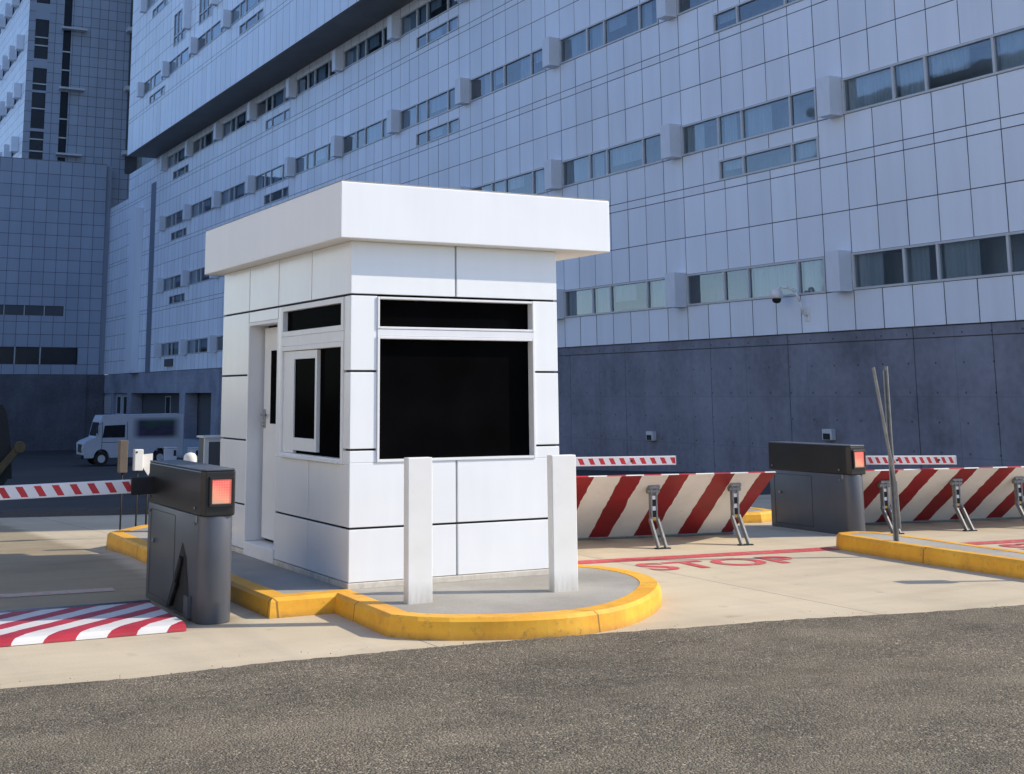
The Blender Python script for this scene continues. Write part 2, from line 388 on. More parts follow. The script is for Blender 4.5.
M['arm_long'] = stripes('arm_stripes_mat', 0.135, 'x', -0.60, 0.40, axis2='z', wob=0.006, border=0.040, wear=0.2, red=(0.55, 0.035, 0.04))
M['arm_mid'] = stripes('arm_stripes_fine_mat', 0.122, 'x', 0.45, 0.46, axis2='z', wob=0.006, border=0.034, wear=0.2, red=(0.60, 0.035, 0.04))
M['arm_short'] = stripes('arm_stripes_short_mat', 0.088, 'x', 0.45, 0.46, axis2='z', wob=0.006, border=0.034, wear=0.2, red=(0.60, 0.035, 0.04))

# ------------------------------------------------------------------ ground
def gz(Y):
    if Y < 13.5: return 0.0
    if Y < 75: return -(Y-13.5)*2.38/61.5
    if Y < 110: return -2.38 - (Y-75)*0.47/35
    return -2.85

# one sheet to the horizon, falling gently towards the yard
ys = [-600, -60, 0, 6, 10, 13.5, 16, 19, 22, 26, 32, 40, 50, 62, 75, 90, 110, 160, 900]
xs = [-700, -80, -20, -6, 0, 3, 6, 9, 12, 18, 26, 60, 200, 900]
g = MB()
for j in range(len(ys)-1):
    for i in range(len(xs)-1):
        g.face([(xs[i], ys[j], gz(ys[j])-0.012), (xs[i+1], ys[j], gz(ys[j])-0.012), (xs[i+1], ys[j+1], gz(ys[j+1])-0.012), (xs[i], ys[j+1], gz(ys[j+1])-0.012)], smooth=True)
struct(g.build('ground', M['yard']))

# concrete lane apron
g = MB()
def rear(X): return 21.6 - (X-5.0)*0.44 if X < 12 else 18.5
xa = [-12 + i*0.8 for i in range(46)]
for i in range(len(xa)-1):
    a, b = xa[i], xa[i+1]
    rows = [4.0, 13.5, 16.0, 18.0]
    pa = [(a, y, gz(y)) for y in rows] + [(a, rear(a), gz(rear(a)))]
    pb = [(b, y, gz(y)) for y in rows] + [(b, rear(b), gz(rear(b)))]
    for q in range(4): g.face([pa[q], pb[q], pb[q+1], pa[q+1]], smooth=True)
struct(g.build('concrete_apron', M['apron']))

# foreground asphalt, laid over the apron with a ragged edge
edge = [(-30, 8.2), (-6, 7.95), (1.24, 7.83), (2.1, 7.74), (2.7, 7.78), (3.66, 7.80), (4.41, 7.71), (5.38, 7.645), (6.38, 7.50), (8.55, 7.15), (14, 6.2), (40, 1.6)]
def edge_y(x):
    for (x0, y0), (x1, y1) in zip(edge[:-1], edge[1:]):
        if x0 <= x <= x1: return y0 + (y1-y0)*(x-x0)/(x1-x0)
    return edge[0][1] if x < edge[0][0] else edge[-1][1]
rx = random.Random(3)
g = MB(); pts = []
x = -30.0
while x < 40:
    near = -1 < x < 13
    pts.append((x, edge_y(x) + (rx.uniform(-0.013, 0.013) if near else 0) + 0.02*math.sin(x*3.1)))
    x += rx.uniform(0.03, 0.08) if near else 1.5
pts.append((40, 1.6))
for (x0, y0), (x1, y1) in zip(pts[:-1], pts[1:]):
    g.face([(x0, y0, 0.003), (x1, y1, 0.003), (x1, y1-0.03, 0.012), (x0, y0-0.03, 0.012)])
    g.face([(x0, y0-0.03, 0.012), (x1, y1-0.03, 0.012), (x1, -3.0, 0.012), (x0, -3.0, 0.012)])
struct(g.build('asphalt_road', M['asphalt']))
g = MB(); g.face([(-250, -300, 0.0), (250, -300, 0.0), (250, -3.0, 0.012), (-250, -3.0, 0.012)])
g.face([(-250, -3.0, 0.012), (-30, -3.0, 0.012), (-30, 8.2, 0.012), (-250, 11, 0.012)])
g.face([(40, -3.0, 0.012), (250, -3.0, 0.012), (250, -20, 0.01), (40, 1.6, 0.012)][:3] + [(250, -2.9, 0.012), (40, 1.6, 0.012)])
struct(g.build('asphalt_road', M['asphalt']))

# loose grit along the asphalt edge
g = MB(); rg = random.Random(11)
for _ in range(150):
    x = rg.uniform(0.6, 11); y = edge_y(x) + rg.gauss(0.0, 0.10) - 0.02
    r = rg.uniform(0.002, 0.006); z = 0.014
    P = [(x+r*rg.uniform(.6, 1.2)*math.cos(a), y+r*rg.uniform(.6, 1.2)*math.sin(a), z) for a in (0.3, 1.9, 3.4, 5.0)]
    top = (x, y, z + r*0.9)
    for i in range(4): g.face([P[i], P[(i+1) % 4], top], col=1)
for _ in range(900):
    y = rg.uniform(4.6, 7.5); x = rg.uniform(0.2, 8.5)
    if y > edge_y(x)-0.08: continue
    r = rg.uniform(0.002, 0.0055); z = 0.011
    P = [(x+r*rg.uniform(.6, 1.2)*math.cos(a), y+r*rg.uniform(.6, 1.2)*math.sin(a), z) for a in (0.3, 1.9, 3.4, 5.0)]
    top = (x, y, z + r*0.9); mi = 1 if rg.random() < 0.45 else 0
    for i in range(4): g.face([P[i], P[(i+1) % 4], top], mi)
gr = g.build('grit', [M['asphalt'], M['plinth']]); gr['kind'] = 'stuff'

# rough asphalt kerb between apron and yard
g = MB(); rk = random.Random(5)
prof = [(-0.34, 0.0), (-0.20, 0.10), (-0.02, 0.145), (0.12, 0.12), (0.30, 0.0)]
ux, uy = 0.915, -0.403
prev = None
for i in range(60):
    s = -12 + i*0.36
    cx = 5.0 + ux*s; cy = 21.72 + uy*s
    ring = []
    for (o, h) in prof:
        j = rk.uniform(-0.02, 0.02)
        X = cx - uy*o*1.0 + j; Y = cy + ux*o + j
        ring.append((X, Y, gz(Y) - 0.02 + max(0, h + (rk.uniform(-0.025, 0.02) if h else 0))))
    if prev:
        for q in range(len(prof)-1): g.face([prev[q], ring[q], ring[q+1], prev[q+1]], smooth=True)
    prev = ring
struct(g.build('asphalt_kerb', M['yard']))

# ------------------------------------------------------------------ kerbed islands
def smooth_run(P, n=5):
    out = []
    for i in range(len(P)-1):
        p0 = Vector(P[max(0, i-1)]); p1 = Vector(P[i]); p2 = Vector(P[i+1]); p3 = Vector(P[min(len(P)-1, i+2)])
        for q in range(n):
            t = q/n
            v = 0.5*((2*p1) + (p2-p0)*t + (2*p0-5*p1+4*p2-p3)*t*t + (3*p1-p0-3*p2+p3)*t**3)
            out.append((v.x, v.y))
    return out + [tuple(P[-1])]
def island(name, outline, K, kw, label, inner_drop=0.004):
    """outline ccw in world xy; kerb ring of width kw plus concrete infill"""
    root = empty(name, (outline[0][0], outline[0][1], 0)); ox, oy = outline[0]
    k = len(outline)
    def off(d):
        res = []
        for i in range(k):
            p0 = Vector(outline[i-1]); p1 = Vector(outline[i]); p2 = Vector(outline[(i+1) % k])
            n1 = Vector((-(p1-p0).y, (p1-p0).x)).normalized(); n2 = Vector((-(p2-p1).y, (p2-p1).x)).normalized()
            n = (n1+n2).normalized(); c = max(0.5, n.dot(n1))
            res.append((p1.x + n.x*d/c - ox, p1.y + n.y*d/c - oy))
        return res
    o0 = off(0); o1 = off(0.012); o2 = off(0.035); o3 = off(kw)
    g = MB()
    lv = [[(p[0], p[1], gz(p[1]+oy)-0.03) for p in o0], [(p[0], p[1], K-0.025) for p in o1], [(p[0], p[1], K) for p in o2], [(p[0], p[1], K) for p in o3], [(p[0], p[1], K-0.05) for p in o3]]
    for a, b in zip(lv[:-1], lv[1:]):
        for i in range(k):
            j = (i+1) % k
            g.face([a[i], a[j], b[j], b[i]])
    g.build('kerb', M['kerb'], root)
    g = MB(); g.face([(p[0], p[1], K-inner_drop) for p in o3])
    g.build('paving', M['isl'], root)
    return tag(root, label, 'traffic island')

K = 0.14
def arc(cx, cy, r, a0, a1, n, ry=None):
    ry = r if ry is None else ry
    return [(cx + r*math.cos(R(a0 + (a1-a0)*i/n)), cy + ry*math.sin(R(a0 + (a1-a0)*i/n))) for i in range(n+1)]
left = [(3.30, 14.45), (3.31, 9.285), (3.815, 9.285), (3.77, 8.25), (3.90, 8.07), (4.07, 7.935), (4.40, 7.79), (4.764, 7.705)]
nose = [(5.10, 7.725), (5.40, 7.83), (5.72, 8.04), (6.02, 8.31), (6.28, 8.62), (6.44, 8.95), (6.50, 9.28), (6.46, 9.60), (6.34, 9.86), (6.26, 10.3)]
back = [(6.22, 14.2), (6.0, 14.9), (5.4, 15.35), (4.6, 15.4), (3.8, 15.05)]
island('traffic_island', left[:5] + smooth_run(left[5:] + nose) + smooth_run(back, 3), K, 0.17, 'rounded yellow kerbed concrete island under the white guard booth')
isl2 = [(9.88, 10.50), (9.79, 9.6), (9.72, 7.6), (9.62, 5.2), (10.25, 5.2), (10.36, 8.6), (10.47, 10.2), (10.45, 10.52), (10.28, 10.70), (10.0, 10.67)]
island('traffic_island', isl2, 0.15, 0.13, 'long narrow yellow kerbed island with the grey slatted post, on the right')

island('traffic_island', [(10.55, 13.35), (10.62, 13.15), (11.05, 13.05), (11.45, 13.2), (11.5, 13.5), (11.6, 17.5), (10.7, 17.5)], 0.12, 0.15, 'short piece of yellow kerb in sun behind the right cabinet, beside the plate end')

# ------------------------------------------------------------------ guard booth
X0, Y0 = 3.997, 9.462
BW, BL = 1.893, 3.28
ZB, ZT = K, 2.785
booth = tag(empty('guard_booth', (X0, Y0, K)), 'small white panelled guard booth with flat roof and black windows', 'booth')
def L(p): return (p[0], p[1], p[2]-K)
def bx(m, u0, u1, v0, v1, z0, z1, mi=0): m.box((u0, v0, z0-K), (u1, v1, z1-K), mi)
# dark core behind the panels
g2 = MB()
bx(g2, 0.20, BW-0.022, 0.20, BL-0.022, ZB+0.02, ZT-0.004)
bx(g2, 0.022, 0.235, 0.022, 0.127, ZB+0.02, ZT-0.004); bx(g2, 0.14, 0.235, 0.1275, 0.199, ZB+0.02, ZT-0.004); bx(g2, 1.655, BW-0.022, 0.022, 0.198, ZB+0.02, ZT-0.004)
bx(g2, 0.237, 1.653, 0.022, 0.198, ZB+0.02, 1.07); bx(g2, 0.237, 1.653, 0.022, 0.198, 2.37, ZT-0.004)
bx(g2, 0.022, 0.198, 0.202, 1.60, ZB+0.02, 1.05); bx(g2, 0.022, 0.198, 0.202, 1.60, 2.352, ZT-0.004)
bx(g2, 0.022, 0.198, 1.556, 1.60, 1.051, 2.351)
bx(g2, 0.022, 0.198, 2.50, BL-0.022, ZB+0.02, ZT-0.004)
bx(g2, 0.022, 0.198, 1.602, 2.498, 2.24, ZT-0.004)
g2.build('wall_core', M['gap'], booth)
T = 0.02; GP = 0.008    # panel thickness, half joint
w = MB()
def fp(u0, u1, z0, z1):          # panel on the front face
    w.box((u0, 0.0, z0-K), (u1, T, z1-K))
def lp(v0, v1, z0, z1):          # panel on the left face
    w.box((0.0, v0, z0-K), (T, v1, z1-K))
J = [0.182, 0.577, 1.165, 1.766, 2.362, ZT]
# front: corner columns
def jz(i, j): return J[i]+GP, J[j]-GP
for (u0, u1) in ((0.0, 0.226), (1.664, BW)):
    for i, j in ((2, 3), (3, 4)): fp(u0, u1, *jz(i, j))
UC = 0.928
for (u0, u1) in ((0.0, UC-0.009), (UC+0.009, BW)):
    fp(u0, u1, J[0], J[1]-GP); 
    fp(u0, u1, J[4]+GP, ZT-0.001)
fp(0.0, UC-0.009, J[1]+GP, 1.066); fp(UC+0.009, BW, J[1]+GP, 1.066)
fp(0.0, 0.226, 1.0665, J[2]-GP); fp(1.664, BW, 1.0665, J[2]-GP)
# left face panels (start behind the front panels' edge)
for v0, v1 in ((T+0.002, 0.857), (0.875, 1.655)):
    lp(v0, v1, J[0], J[1]-GP)
    lp(v0, v1, J[1]+GP, 1.05)
for v0, v1 in ((T+0.002, 0.843), (0.861, 1.653), (1.671, 2.465), (2.483, BL)):
    lp(v0, v1, J[4]+GP, ZT-0.001)
lp(2.483, BL, J[3]+GP, J[4]-GP); lp(2.483, BL, J[2]+GP, J[3]-GP); lp(2.483, BL, J[1]+GP, J[2]-GP); lp(2.483, BL, J[0], J[1]-GP)
lp(T+0.002, 0.128, 1.0505, J[2]-GP); lp(T+0.002, 0.128, *jz(2, 3)); lp(T+0.002, 0.128, *jz(3, 4))
lp(1.556, 1.655, 1.052, J[4]-GP)
lp(1.671, 2.465, 2.255, J[4]-GP)
# right and rear faces
for (z0, z1) in ((J[0], J[1]-GP), jz(1, 2), jz(2, 3), jz(3, 4), (J[4]+GP, ZT-0.001)):
    for v0, v1 in ((T+0.002, 1.1), (1.118, 2.2), (2.218, BL)):
        w.box((BW-T, v0, z0-K), (BW, v1, z1-K))
    for u0, u1 in ((T+0.002, UC-0.009), (UC+0.009, BW-T-0.002)):
        w.box((u0, BL-T, z0-K), (u1, BL, z1-K))
w.build('wall', M['white'], booth, bevel=0.004)
M['strip'] = paint('joint_strip_mat', (0.42, 0.42, 0.42), 0.5)
for z0, z1 in ((J[0], J[1]-GP), (J[1]+GP, 1.066), (J[4]+GP, ZT-0.002)):
    g = MB(); g.box((UC-0.0088, 0.012, z0-K), (UC+0.0088, 0.0215, z1-K)); g.build('joint_strip', M['strip'], booth)
for vv, z0, z1 in ((0.866, J[0], J[1]-GP), (0.866, J[1]+GP, 1.05), (0.852, J[4]+GP, ZT-0.002), (1.662, J[4]+GP, ZT-0.002), (2.474, J[4]+GP, ZT-0.002)):
    g = MB(); g.box((0.012, vv-0.0088, z0-K), (0.0215, vv+0.0088, z1-K)); g.build('joint_strip', M['strip'], booth)
# plinth
g = MB()
bx(g, -0.012, BW+0.012, -0.014, 0.2, ZB-0.008, 0.178); bx(g, -0.012, 0.2, 0.202, 1.655, ZB-0.008, 0.176); bx(g, -0.012, 0.2, 2.47, BL+0.01, ZB-0.008, 0.176)
bx(g, BW-0.2, BW+0.012, 0.202, BL+0.01, ZB-0.008, 0.176); bx(g, 0.202, BW-0.202, BL-0.2, BL+0.01, ZB-0.008, 0.176)
g.build('plinth', M['plinth'], booth, bevel=0.006)
# roof box with slightly proud cap edge
g = MB()
bx(g, -0.158, 2.345, -0.158, 3.455, ZT, 3.228)
g.build('roof_fascia', M['whitep'], booth, bevel=0.008, seg=3)
g = MB(); bx(g, -0.150, 2.337, -0.150, 3.447, 3.2285, 3.238)
bx(g, 0.45, 0.75, 2.1, 2.5, 3.24, 3.33)
g.build('roof_membrane', M['isl'], booth)

def window_unit(parent, axis, a0, a1, z0, z1, depth, fw, splits=(), name='window', glass='bglass', proud=0.012):
    """rectangular frame + one black pane mesh; axis 'u' = front face, 'v' = left face"""
    f = MB(); p = MB()
    def b(m, s0, s1, d0, d1, q0, q1):
        if axis == 'u': m.box((s0, d0, q0-K), (s1, d1, q1-K))
        else: m.box((d0, s0, q0-K), (d1, s1, q1-K))
    b(f, a0, a0+fw, -proud, depth+0.05, z0, z1); b(f, a1-fw, a1, -proud, depth+0.05, z0, z1)
    b(f, a0+fw+0.0005, a1-fw-0.0005, -proud+0.001, depth+0.05, z0, z0+fw); b(f, a0+fw+0.0005, a1-fw-0.0005, -proud+0.001, depth+0.05, z1-fw, z1)
    for (s0, s1) in splits: b(f, s0, s1, depth-0.03, depth+0.05, z0+fw+0.0005, z1-fw-0.0005)
    b(p, a0+fw*0.5, a1-fw*0.5, depth+0.012, depth+0.02, z0+fw*0.5, z1-fw*0.5)
    fo = f.build(name, M['trim'], parent, bevel=0.003)
    po = p.build('pane', M[glass], fo)
    return fo
window_unit(booth, 'u', 0.2265, 1.6635, 1.0665, 2.040, 0.055, 0.020)
window_unit(booth, 'u', 0.2265, 1.6635, 2.0975, 2.3505, 0.055, 0.018)
g = MB(); g.box((0.2265, -0.006, 2.0405-K), (1.6635, 0.06, 2.097-K)); g.build('mullion', M['trim'], booth, bevel=0.004)
# left face: transom light, sliding window
window_unit(booth, 'v', 0.1290, 1.5550, 2.085, 2.3505, 0.022, 0.045)
g = MB(); g.box((-0.008, 0.129, 2.0-K), (0.08, 1.555, 2.0845-K)); g.build('mullion', M['trim'], booth, bevel=0.004)
sw = window_unit(booth, 'v', 0.1290, 1.5550, 1.0525, 1.9995, 0.030, 0.040, splits=(), name='sliding_window')
g = MB()  # sliding sash, a white leaf nearer the outside
for (s0, s1, q0, q1) in ((1.26, 1.512, 1.095, 1.957), (0.725, 0.765, 1.12, 1.955), (0.7655, 1.2595, 1.12, 1.225), (0.7655, 1.2595, 1.885, 1.955)):
    g.box((0.006, s0, q0-K), (0.0405, s1, q1-K))
sash = g.build('sash', M['trim'], sw, bevel=0.003)
g = MB(); g.box((0.0200, 0.76, 1.22-K), (0.0260, 1.265, 1.89-K)); g.build('sash_pane', M['bglass'], sw)
g = MB(); g.box((-0.03, 0.20, 1.0535-K), (0.0, 1.50, 1.078-K)); g.build('sill', M['trim'], booth, bevel=0.004)
# doorway
g = MB()
g.box((0.001, 2.4665, 0.256-K), (0.197, 2.498, 2.254-K)); g.box((0.001, 1.6555, 0.256-K), (0.197, 1.685, 2.254-K)); g.box((0.001, 1.6855, 2.225-K), (0.197, 2.466, 2.254-K))
g.build('door_frame', M['trim'], booth, bevel=0.003)
g = MB(); g.box((0.145, 1.70, 0.285-K), (0.19, 2.425, 2.205-K)); door = g.build('door', M['trim'], booth, bevel=0.004)
g = MB(); g.box((0.1425, 2.03, 1.32-K), (0.1445, 2.235, 1.99-K)); g.build('door_pane', M['bglass'], door)
g = MB(); g.box((0.132, 2.355, 1.28-K), (0.1445, 2.41, 1.45-K)); g.cyl((0.105, 2.38, 1.40-K), (0.105, 2.25, 1.40-K), 0.010); g.cyl((0.14, 2.38, 1.40-K), (0.10, 2.38, 1.40-K), 0.011)
g.cyl((0.14, 2.38, 1.31-K), (0.115, 2.38, 1.31-K), 0.02); g.build('door_handle', M['handle'], door)
g = MB(); g.box((-0.012, 1.657, ZB-0.004-K), (0.197, 2.466, 0.255-K)); g.build('step', M['trim'], booth, bevel=0.006)

# ------------------------------------------------------------------ bollards
def post(name, x, y, wx, wy, z0, z1, label):
    g = MB(); g.box((-wx/2, -wy/2, 0), (wx/2, wy/2, z1-z0))
    # a sunken cap seam
    o = g.build(name, M['bollard'], None, bevel=0.006, seg=2, loc=(x, y, z0))
    return tag(o, label, 'bollard', 'square white bollards on the booth island')
post('bollard', 4.187, 8.645, 0.195, 0.075, K-0.01, 1.140, 'left one of the two square white bollards, in front of the big black window')
post('bollard', 5.392, 8.635, 0.215, 0.075, K-0.01, 1.130, 'right one of the two square white bollards, nearer the rounded kerb end')
g = MB(); g.lathe([(0.0, 0.0), (0.072, 0.0), (0.072, 0.86), (0.066, 0.90), (0.045, 0.925), (0.0, 0.935)])
tag(g.build('bollard', M['bollard'], None, loc=(4.12, 14.20, 0.03)), 'round white pipe bollard with domed cap behind the left barrier cabinet', 'bollard')

# ------------------------------------------------------------------ barrier cabinets
def cabinet(label, loc, rotz, H, mount_side=-1, slot=True, Ln=1.36):
    """long box with a half-round front end facing -y; local origin at the centre of the round end"""
    root = tag(empty('barrier_cabinet', loc, rotz), label, 'barrier cabinet')
    rad = 0.126; ry = 0.10
    def plan(r, n=16, back=Ln):
        return [(-r, back), (-r, 0.0)] + [(r*math.cos(R(180+180*i/n)), ry*math.sin(R(180+180*i/n))) for i in range(1, n)] + [(r, 0.0), (r, back)]
    hb = H - 0.315
    g = MB(); g.prism(plan(rad), 0, hb, smooth=True)
    body = g.build('body', M['cab'], root, bevel=0.006)
    # black top band: square-shouldered at the front
    g = MB(); r2 = rad + 0.003
    band = [(-r2, Ln+0.004), (-r2, -0.055), (-r2+0.02, -ry-0.006), (r2-0.02, -ry-0.006), (r2, -0.055), (r2, Ln+0.004)]
    g.prism(band, hb+0.0008, H)
    top = g.build('top_band', M['cabtop'], root, bevel=0.012, seg=3)
    # lid
    g = MB(); band2 = [(p[0]*0.985, p[1]) for p in band]; g.prism(band2, H+0.0005, H+0.012); g.build('lid', M['cab'], root, bevel=0.004)
    # signal head
    yF = -ry-0.006
    g = MB()
    a, b, z0, z1 = -0.082, 0.100, H-0.248, H-0.040
    for q in (((a, yF-0.022, z0), (b, yF-0.0005, z0+0.018)), ((a, yF-0.022, z1-0.018), (b, yF-0.0005, z1)), ((a, yF-0.022, z0+0.0185), (a+0.018, yF-0.0005, z1-0.0185)), ((b-0.018, yF-0.022, z0+0.0185), (b, yF-0.0005, z1-0.0185))):
        g.box(*q)
    hd = g.build('signal_light', M['cabtop'], root, bevel=0.003)
    g = MB(); g.box((a+0.0185, yF-0.014, z0+0.0185), (b-0.0185, yF-0.004, z1-0.0185)); g.build('lens', M['lamp'], hd, bevel=0.004)
    # bolts and seam cover on the long side
    for yy in (0.06, Ln-0.06):
        for zz in (hb-0.06, hb+0.05):
            g = MB(); g.cyl((mount_side*(rad+0.0005), yy, zz), (mount_side*(rad+0.014), yy, zz), 0.009, seg=8); g.build('bolt', M['steel'], root)
    g = MB(); g.box((mount_side*(rad+0.001), 0.0, hb-0.05), (mount_side*(rad+0.007), 0.03, hb-0.002)); g.build('seam_cover', M['steel'], root)
    g = MB()
    dx = mount_side*(rad+0.0012)
    for q in ((Ln*0.42, 0.05, Ln*0.425, hb-0.04), (Ln*0.93, 0.05, Ln*0.935, hb-0.04), (Ln*0.425, 0.05, Ln*0.93, 0.055), (Ln*0.425, hb-0.045, Ln*0.93, hb-0.04)):
        g.box((mount_side*(rad+0.0003), q[0], q[1]), (mount_side*(rad+0.0018), q[2], q[3]))
    g.build('door_seam', M['cabtop'], root)
    g = MB(); g.cyl((mount_side*(rad+0.0003), Ln*0.86, hb*0.62), (mount_side*(rad+0.012), Ln*0.86, hb*0.62), 0.018, seg=14); g.build('lock', M['steel'], root)
    if slot:
        # triangular opening beside the plate's hinge arm
        g = MB(); sx = mount_side*(rad+0.003)
        pts = [(sx, 0.36, 0.52), (sx, 0.26, 0.42), (sx, 0.13, 0.03), (sx, 0.76, 0.012)]
        g.face(pts if mount_side > 0 else pts[::-1])
        q = [(sx-0.02*-mount_side, p[1], p[2]) for p in pts]
        g.build('slot', M['black'], root)
        g = MB(); sx = mount_side*(rad+0.02)
        g.tube([(sx, 0.33, 0.42), (sx, 0.44, 0.22), (sx, 0.58, 0.05)], 0.016, 8); g.cyl((sx, 0.44, 0.22), (sx-0.02, 0.44, 0.22), 0.03)
        g.build('hinge_arm', M['black'], root)
        g = MB(); g.box((mount_side*(rad+0.002), 0.10, 0.02), (mount_side*(rad+0.03), 0.20, 0.17)); g.build('foot_cover', M['greypanel'], root)
    return root
cab_l = cabinet('grey barrier cabinet with triangular slot beside the lowered plate, left of the booth', (2.906, 9.345, 0.0), 0.0, 1.052, Ln=1.38)
cab_r = cabinet('grey barrier cabinet between the two raised red and white plates', (11.02, 11.44, 0.0), 0.0, 0.985, slot=False, Ln=1.25)
cab_m = cabinet('barrier cabinet hidden behind the booth whose striped arm shows beside the right bollard', (6.0, 12.6, K-0.01), 0.0, 0.98, mount_side=1, slot=False)

# ------------------------------------------------------------------ barrier arms
def arm(cab, loc, rotz, tilt, length, h, mat, mount=True):
    """local x along the arm; a part of its cabinet"""
    g = MB(); g.box((0.10 if mount else 0.0, -0.022, -h/2), (length, 0.022, h/2)); root = g.build('barrier_arm', M[mat], cab, bevel=0.005)
    root.rotation_euler = (0, tilt, rotz); root.location = Vector(loc) - cab.location
    g = MB(); g.box((length+0.0005, -0.024, -h/2-0.002), (length+0.008, 0.024, h/2+0.002)); g.build('end_cap', M['trim'], root, bevel=0.003)
    sd = -1 if abs(rotz) < 1.5 else 1
    for s in (0.42, 0.83):
        g = MB(); g.cyl((length*s, sd*0.0225, 0.0), (length*s, sd*0.034, 0.0), 0.013, seg=10); g.build('stud', M['black'], root)
    if mount:
        g = MB(); g.box((-0.10, -0.05, -h/2-0.012), (0.14, 0.05, h/2+0.016)); g.build('mount', M['black'], root, bevel=0.004)
    return root
arm(cab_l, (2.735, 10.60, 0.875), math.pi, R(0.9), 4.2, 0.105, 'arm_long')
arm(cab_m, (6.18, 13.05, 0.835), R(-14), R(0.0), 3.10, 0.10, 'arm_mid')
arm(cab_r, (11.13, 11.52, 0.82), R(-21), R(0.3), 1.22, 0.098, 'arm_short', mount=False)

# ------------------------------------------------------------------ wedge barriers
def plate_mesh(W, Ln, th):
    """local: x along hinge, y from hinge (0) to free edge (Ln, towards -y world when laid flat), z up"""
    g = MB()
    # top face material 0, under + edges material 1
    e = 0.03
    prof = [(0.0, 0.0), (0.0, th), (Ln-0.10, th), (Ln-0.035, th*0.80), (Ln-0.008, th*0.40), (Ln, 0.0)]
    for i in range(len(prof)):
        a = prof[i]; b = prof[(i+1) % len(prof)]
        mi = 0 if i in (1, 2, 3, 4) else 1
        g.face([(0, -a[0], a[1]), (0, -b[0], b[1]), (W, -b[0], b[1]), (W, -a[0], a[1])], mi)
    g.face([(0, -p[0], p[1]) for p in reversed(prof)], 1); g.face([(W, -p[0], p[1]) for p in prof], 1)
    return g
def leg(parent, lateral, hinge_to, cfg):
    """folding prop: bracket on the plate, upper link, reflector strip, two lower bars (in hinge coordinates)"""
    (s0, z0), (s1, z1), (s2, z2) = cfg
    P = lambda x, s, z: (lateral + x, -s, z)
    u = MB()
    for dx in (-0.030, 0.030):
        a = Vector(P(dx, s0, z0)); b = Vector(P(dx, s1, z1)); d = (b-a)
        u.box((lateral+dx-0.008, -s0-0.03, z1-0.02), (lateral+dx+0.008, -s0+0.03, z0)) if abs(s0-s1) < 0.06 else u.cyl(a, b, 0.02)
    u.box((lateral-0.027, -s0-0.012, z1), (lateral+0.027, -s0+0.016, z0-0.02))
    lg = u.build('support_leg', M['steel'], parent, bevel=0.003)
    br = MB()
    br.box((lateral-0.065, -s0-0.045, z0-0.005), (lateral+0.065, -s0+0.10, z0+0.025)); br.cyl(P(-0.07, s0, z0-0.03), P(0.07, s0, z0-0.03), 0.028, seg=12)
    br.build('bracket', M['steel'], lg, bevel=0.004)
    hh = (z0-z1)
    for q0, q1 in ((0.10, 0.30), (0.44, 0.64)):
        rf = MB(); rf.box((lateral-0.022, -s0-0.018, z1+hh*q0), (lateral+0.022, -s0-0.0125, z1+hh*q1)); rf.build('slot', M['black'], lg)
    for q0, q1, mm in ((0.0, 0.095, 'rust'), (0.305, 0.435, 'trim'), (0.645, 0.76, 'trim')):
        rf = MB(); rf.box((lateral-0.024, -s0-0.0165, z1+hh*q0), (lateral+0.024, -s0-0.0125, z1+hh*q1)); rf.build('reflector', M[mm], lg)
    for dx in (-0.043, 0.043):
        lo = MB()
        a = Vector(P(dx, s1, z1+0.02)); b = Vector(P(dx, s2, z2))
        d = (b-a); ln = d.length; ang = math.atan2(d.z, -d.y)
        Mx = Matrix.Translation(a) @ Matrix.Rotation(math.atan2(d.z, d.y), 4, 'X')
        lo.box((-0.011, 0, -0.024), (0.011, ln, 0.024), M=Mx); lo.build('lower_bar', M['steel'], lg, bevel=0.002)
    ft = MB(); ft.box((lateral-0.08, -s2-0.03, 0.0), (lateral+0.08, -s2+0.03, 0.012)); ft.build('foot', M['black'], lg)
def wedge(label, hinge_left, ang, W, raised, legs, Ln=1.22, dz=0.0):
    root = tag(empty('wedge_barrier', (hinge_left[0], hinge_left[1], 0.0), ang), label, 'wedge barrier')
    pl = plate_mesh(W, Ln, 0.045 if raised else 0.05).build('plate', [M['plate_top'], M['plate_under']], root, bevel=0.004)
    pl.rotation_euler.x = -raised; pl.location.z = 0.025 if raised else 0.004
    g = MB(); g.cyl((-0.02, 0.03, 0.03), (W+0.02, 0.03, 0.03), 0.035, seg=12); g.build('hinge_tube', M['steel'], root)
    g = MB(); g.box((-0.05, 0.075, -0.02), (W+0.05, 0.34, 0.022)); g.build('base_frame', M['isl'], root, bevel=0.004)
    for lx in legs: leg(root, lx, None, ((0.80, 0.60+dz), (0.80, 0.27), (0.99, 0.0)))
    return root
aM = R(-9.2)
ux_, uy_ = math.cos(aM), math.sin(aM)
PH = (9.86, 12.17)
W1 = 3.25
wedge('raised red and white striped wedge barrier plate next to the right white bollard', (PH[0]-ux_*W1, PH[1]-uy_*W1), aM, W1, R(36), (W1-1.38, W1-0.41))
wedge('raised red and white striped wedge barrier plate cut off by the right picture edge', (11.17, 12.36), aM, 3.7, R(34), (0.51, 1.51, 2.40), dz=-0.04)
wedge('lowered red and white striped wedge barrier plate lying flat on the ground', (2.645-3.25, 10.12), 0.0, 3.25, R(0), (), Ln=1.04)

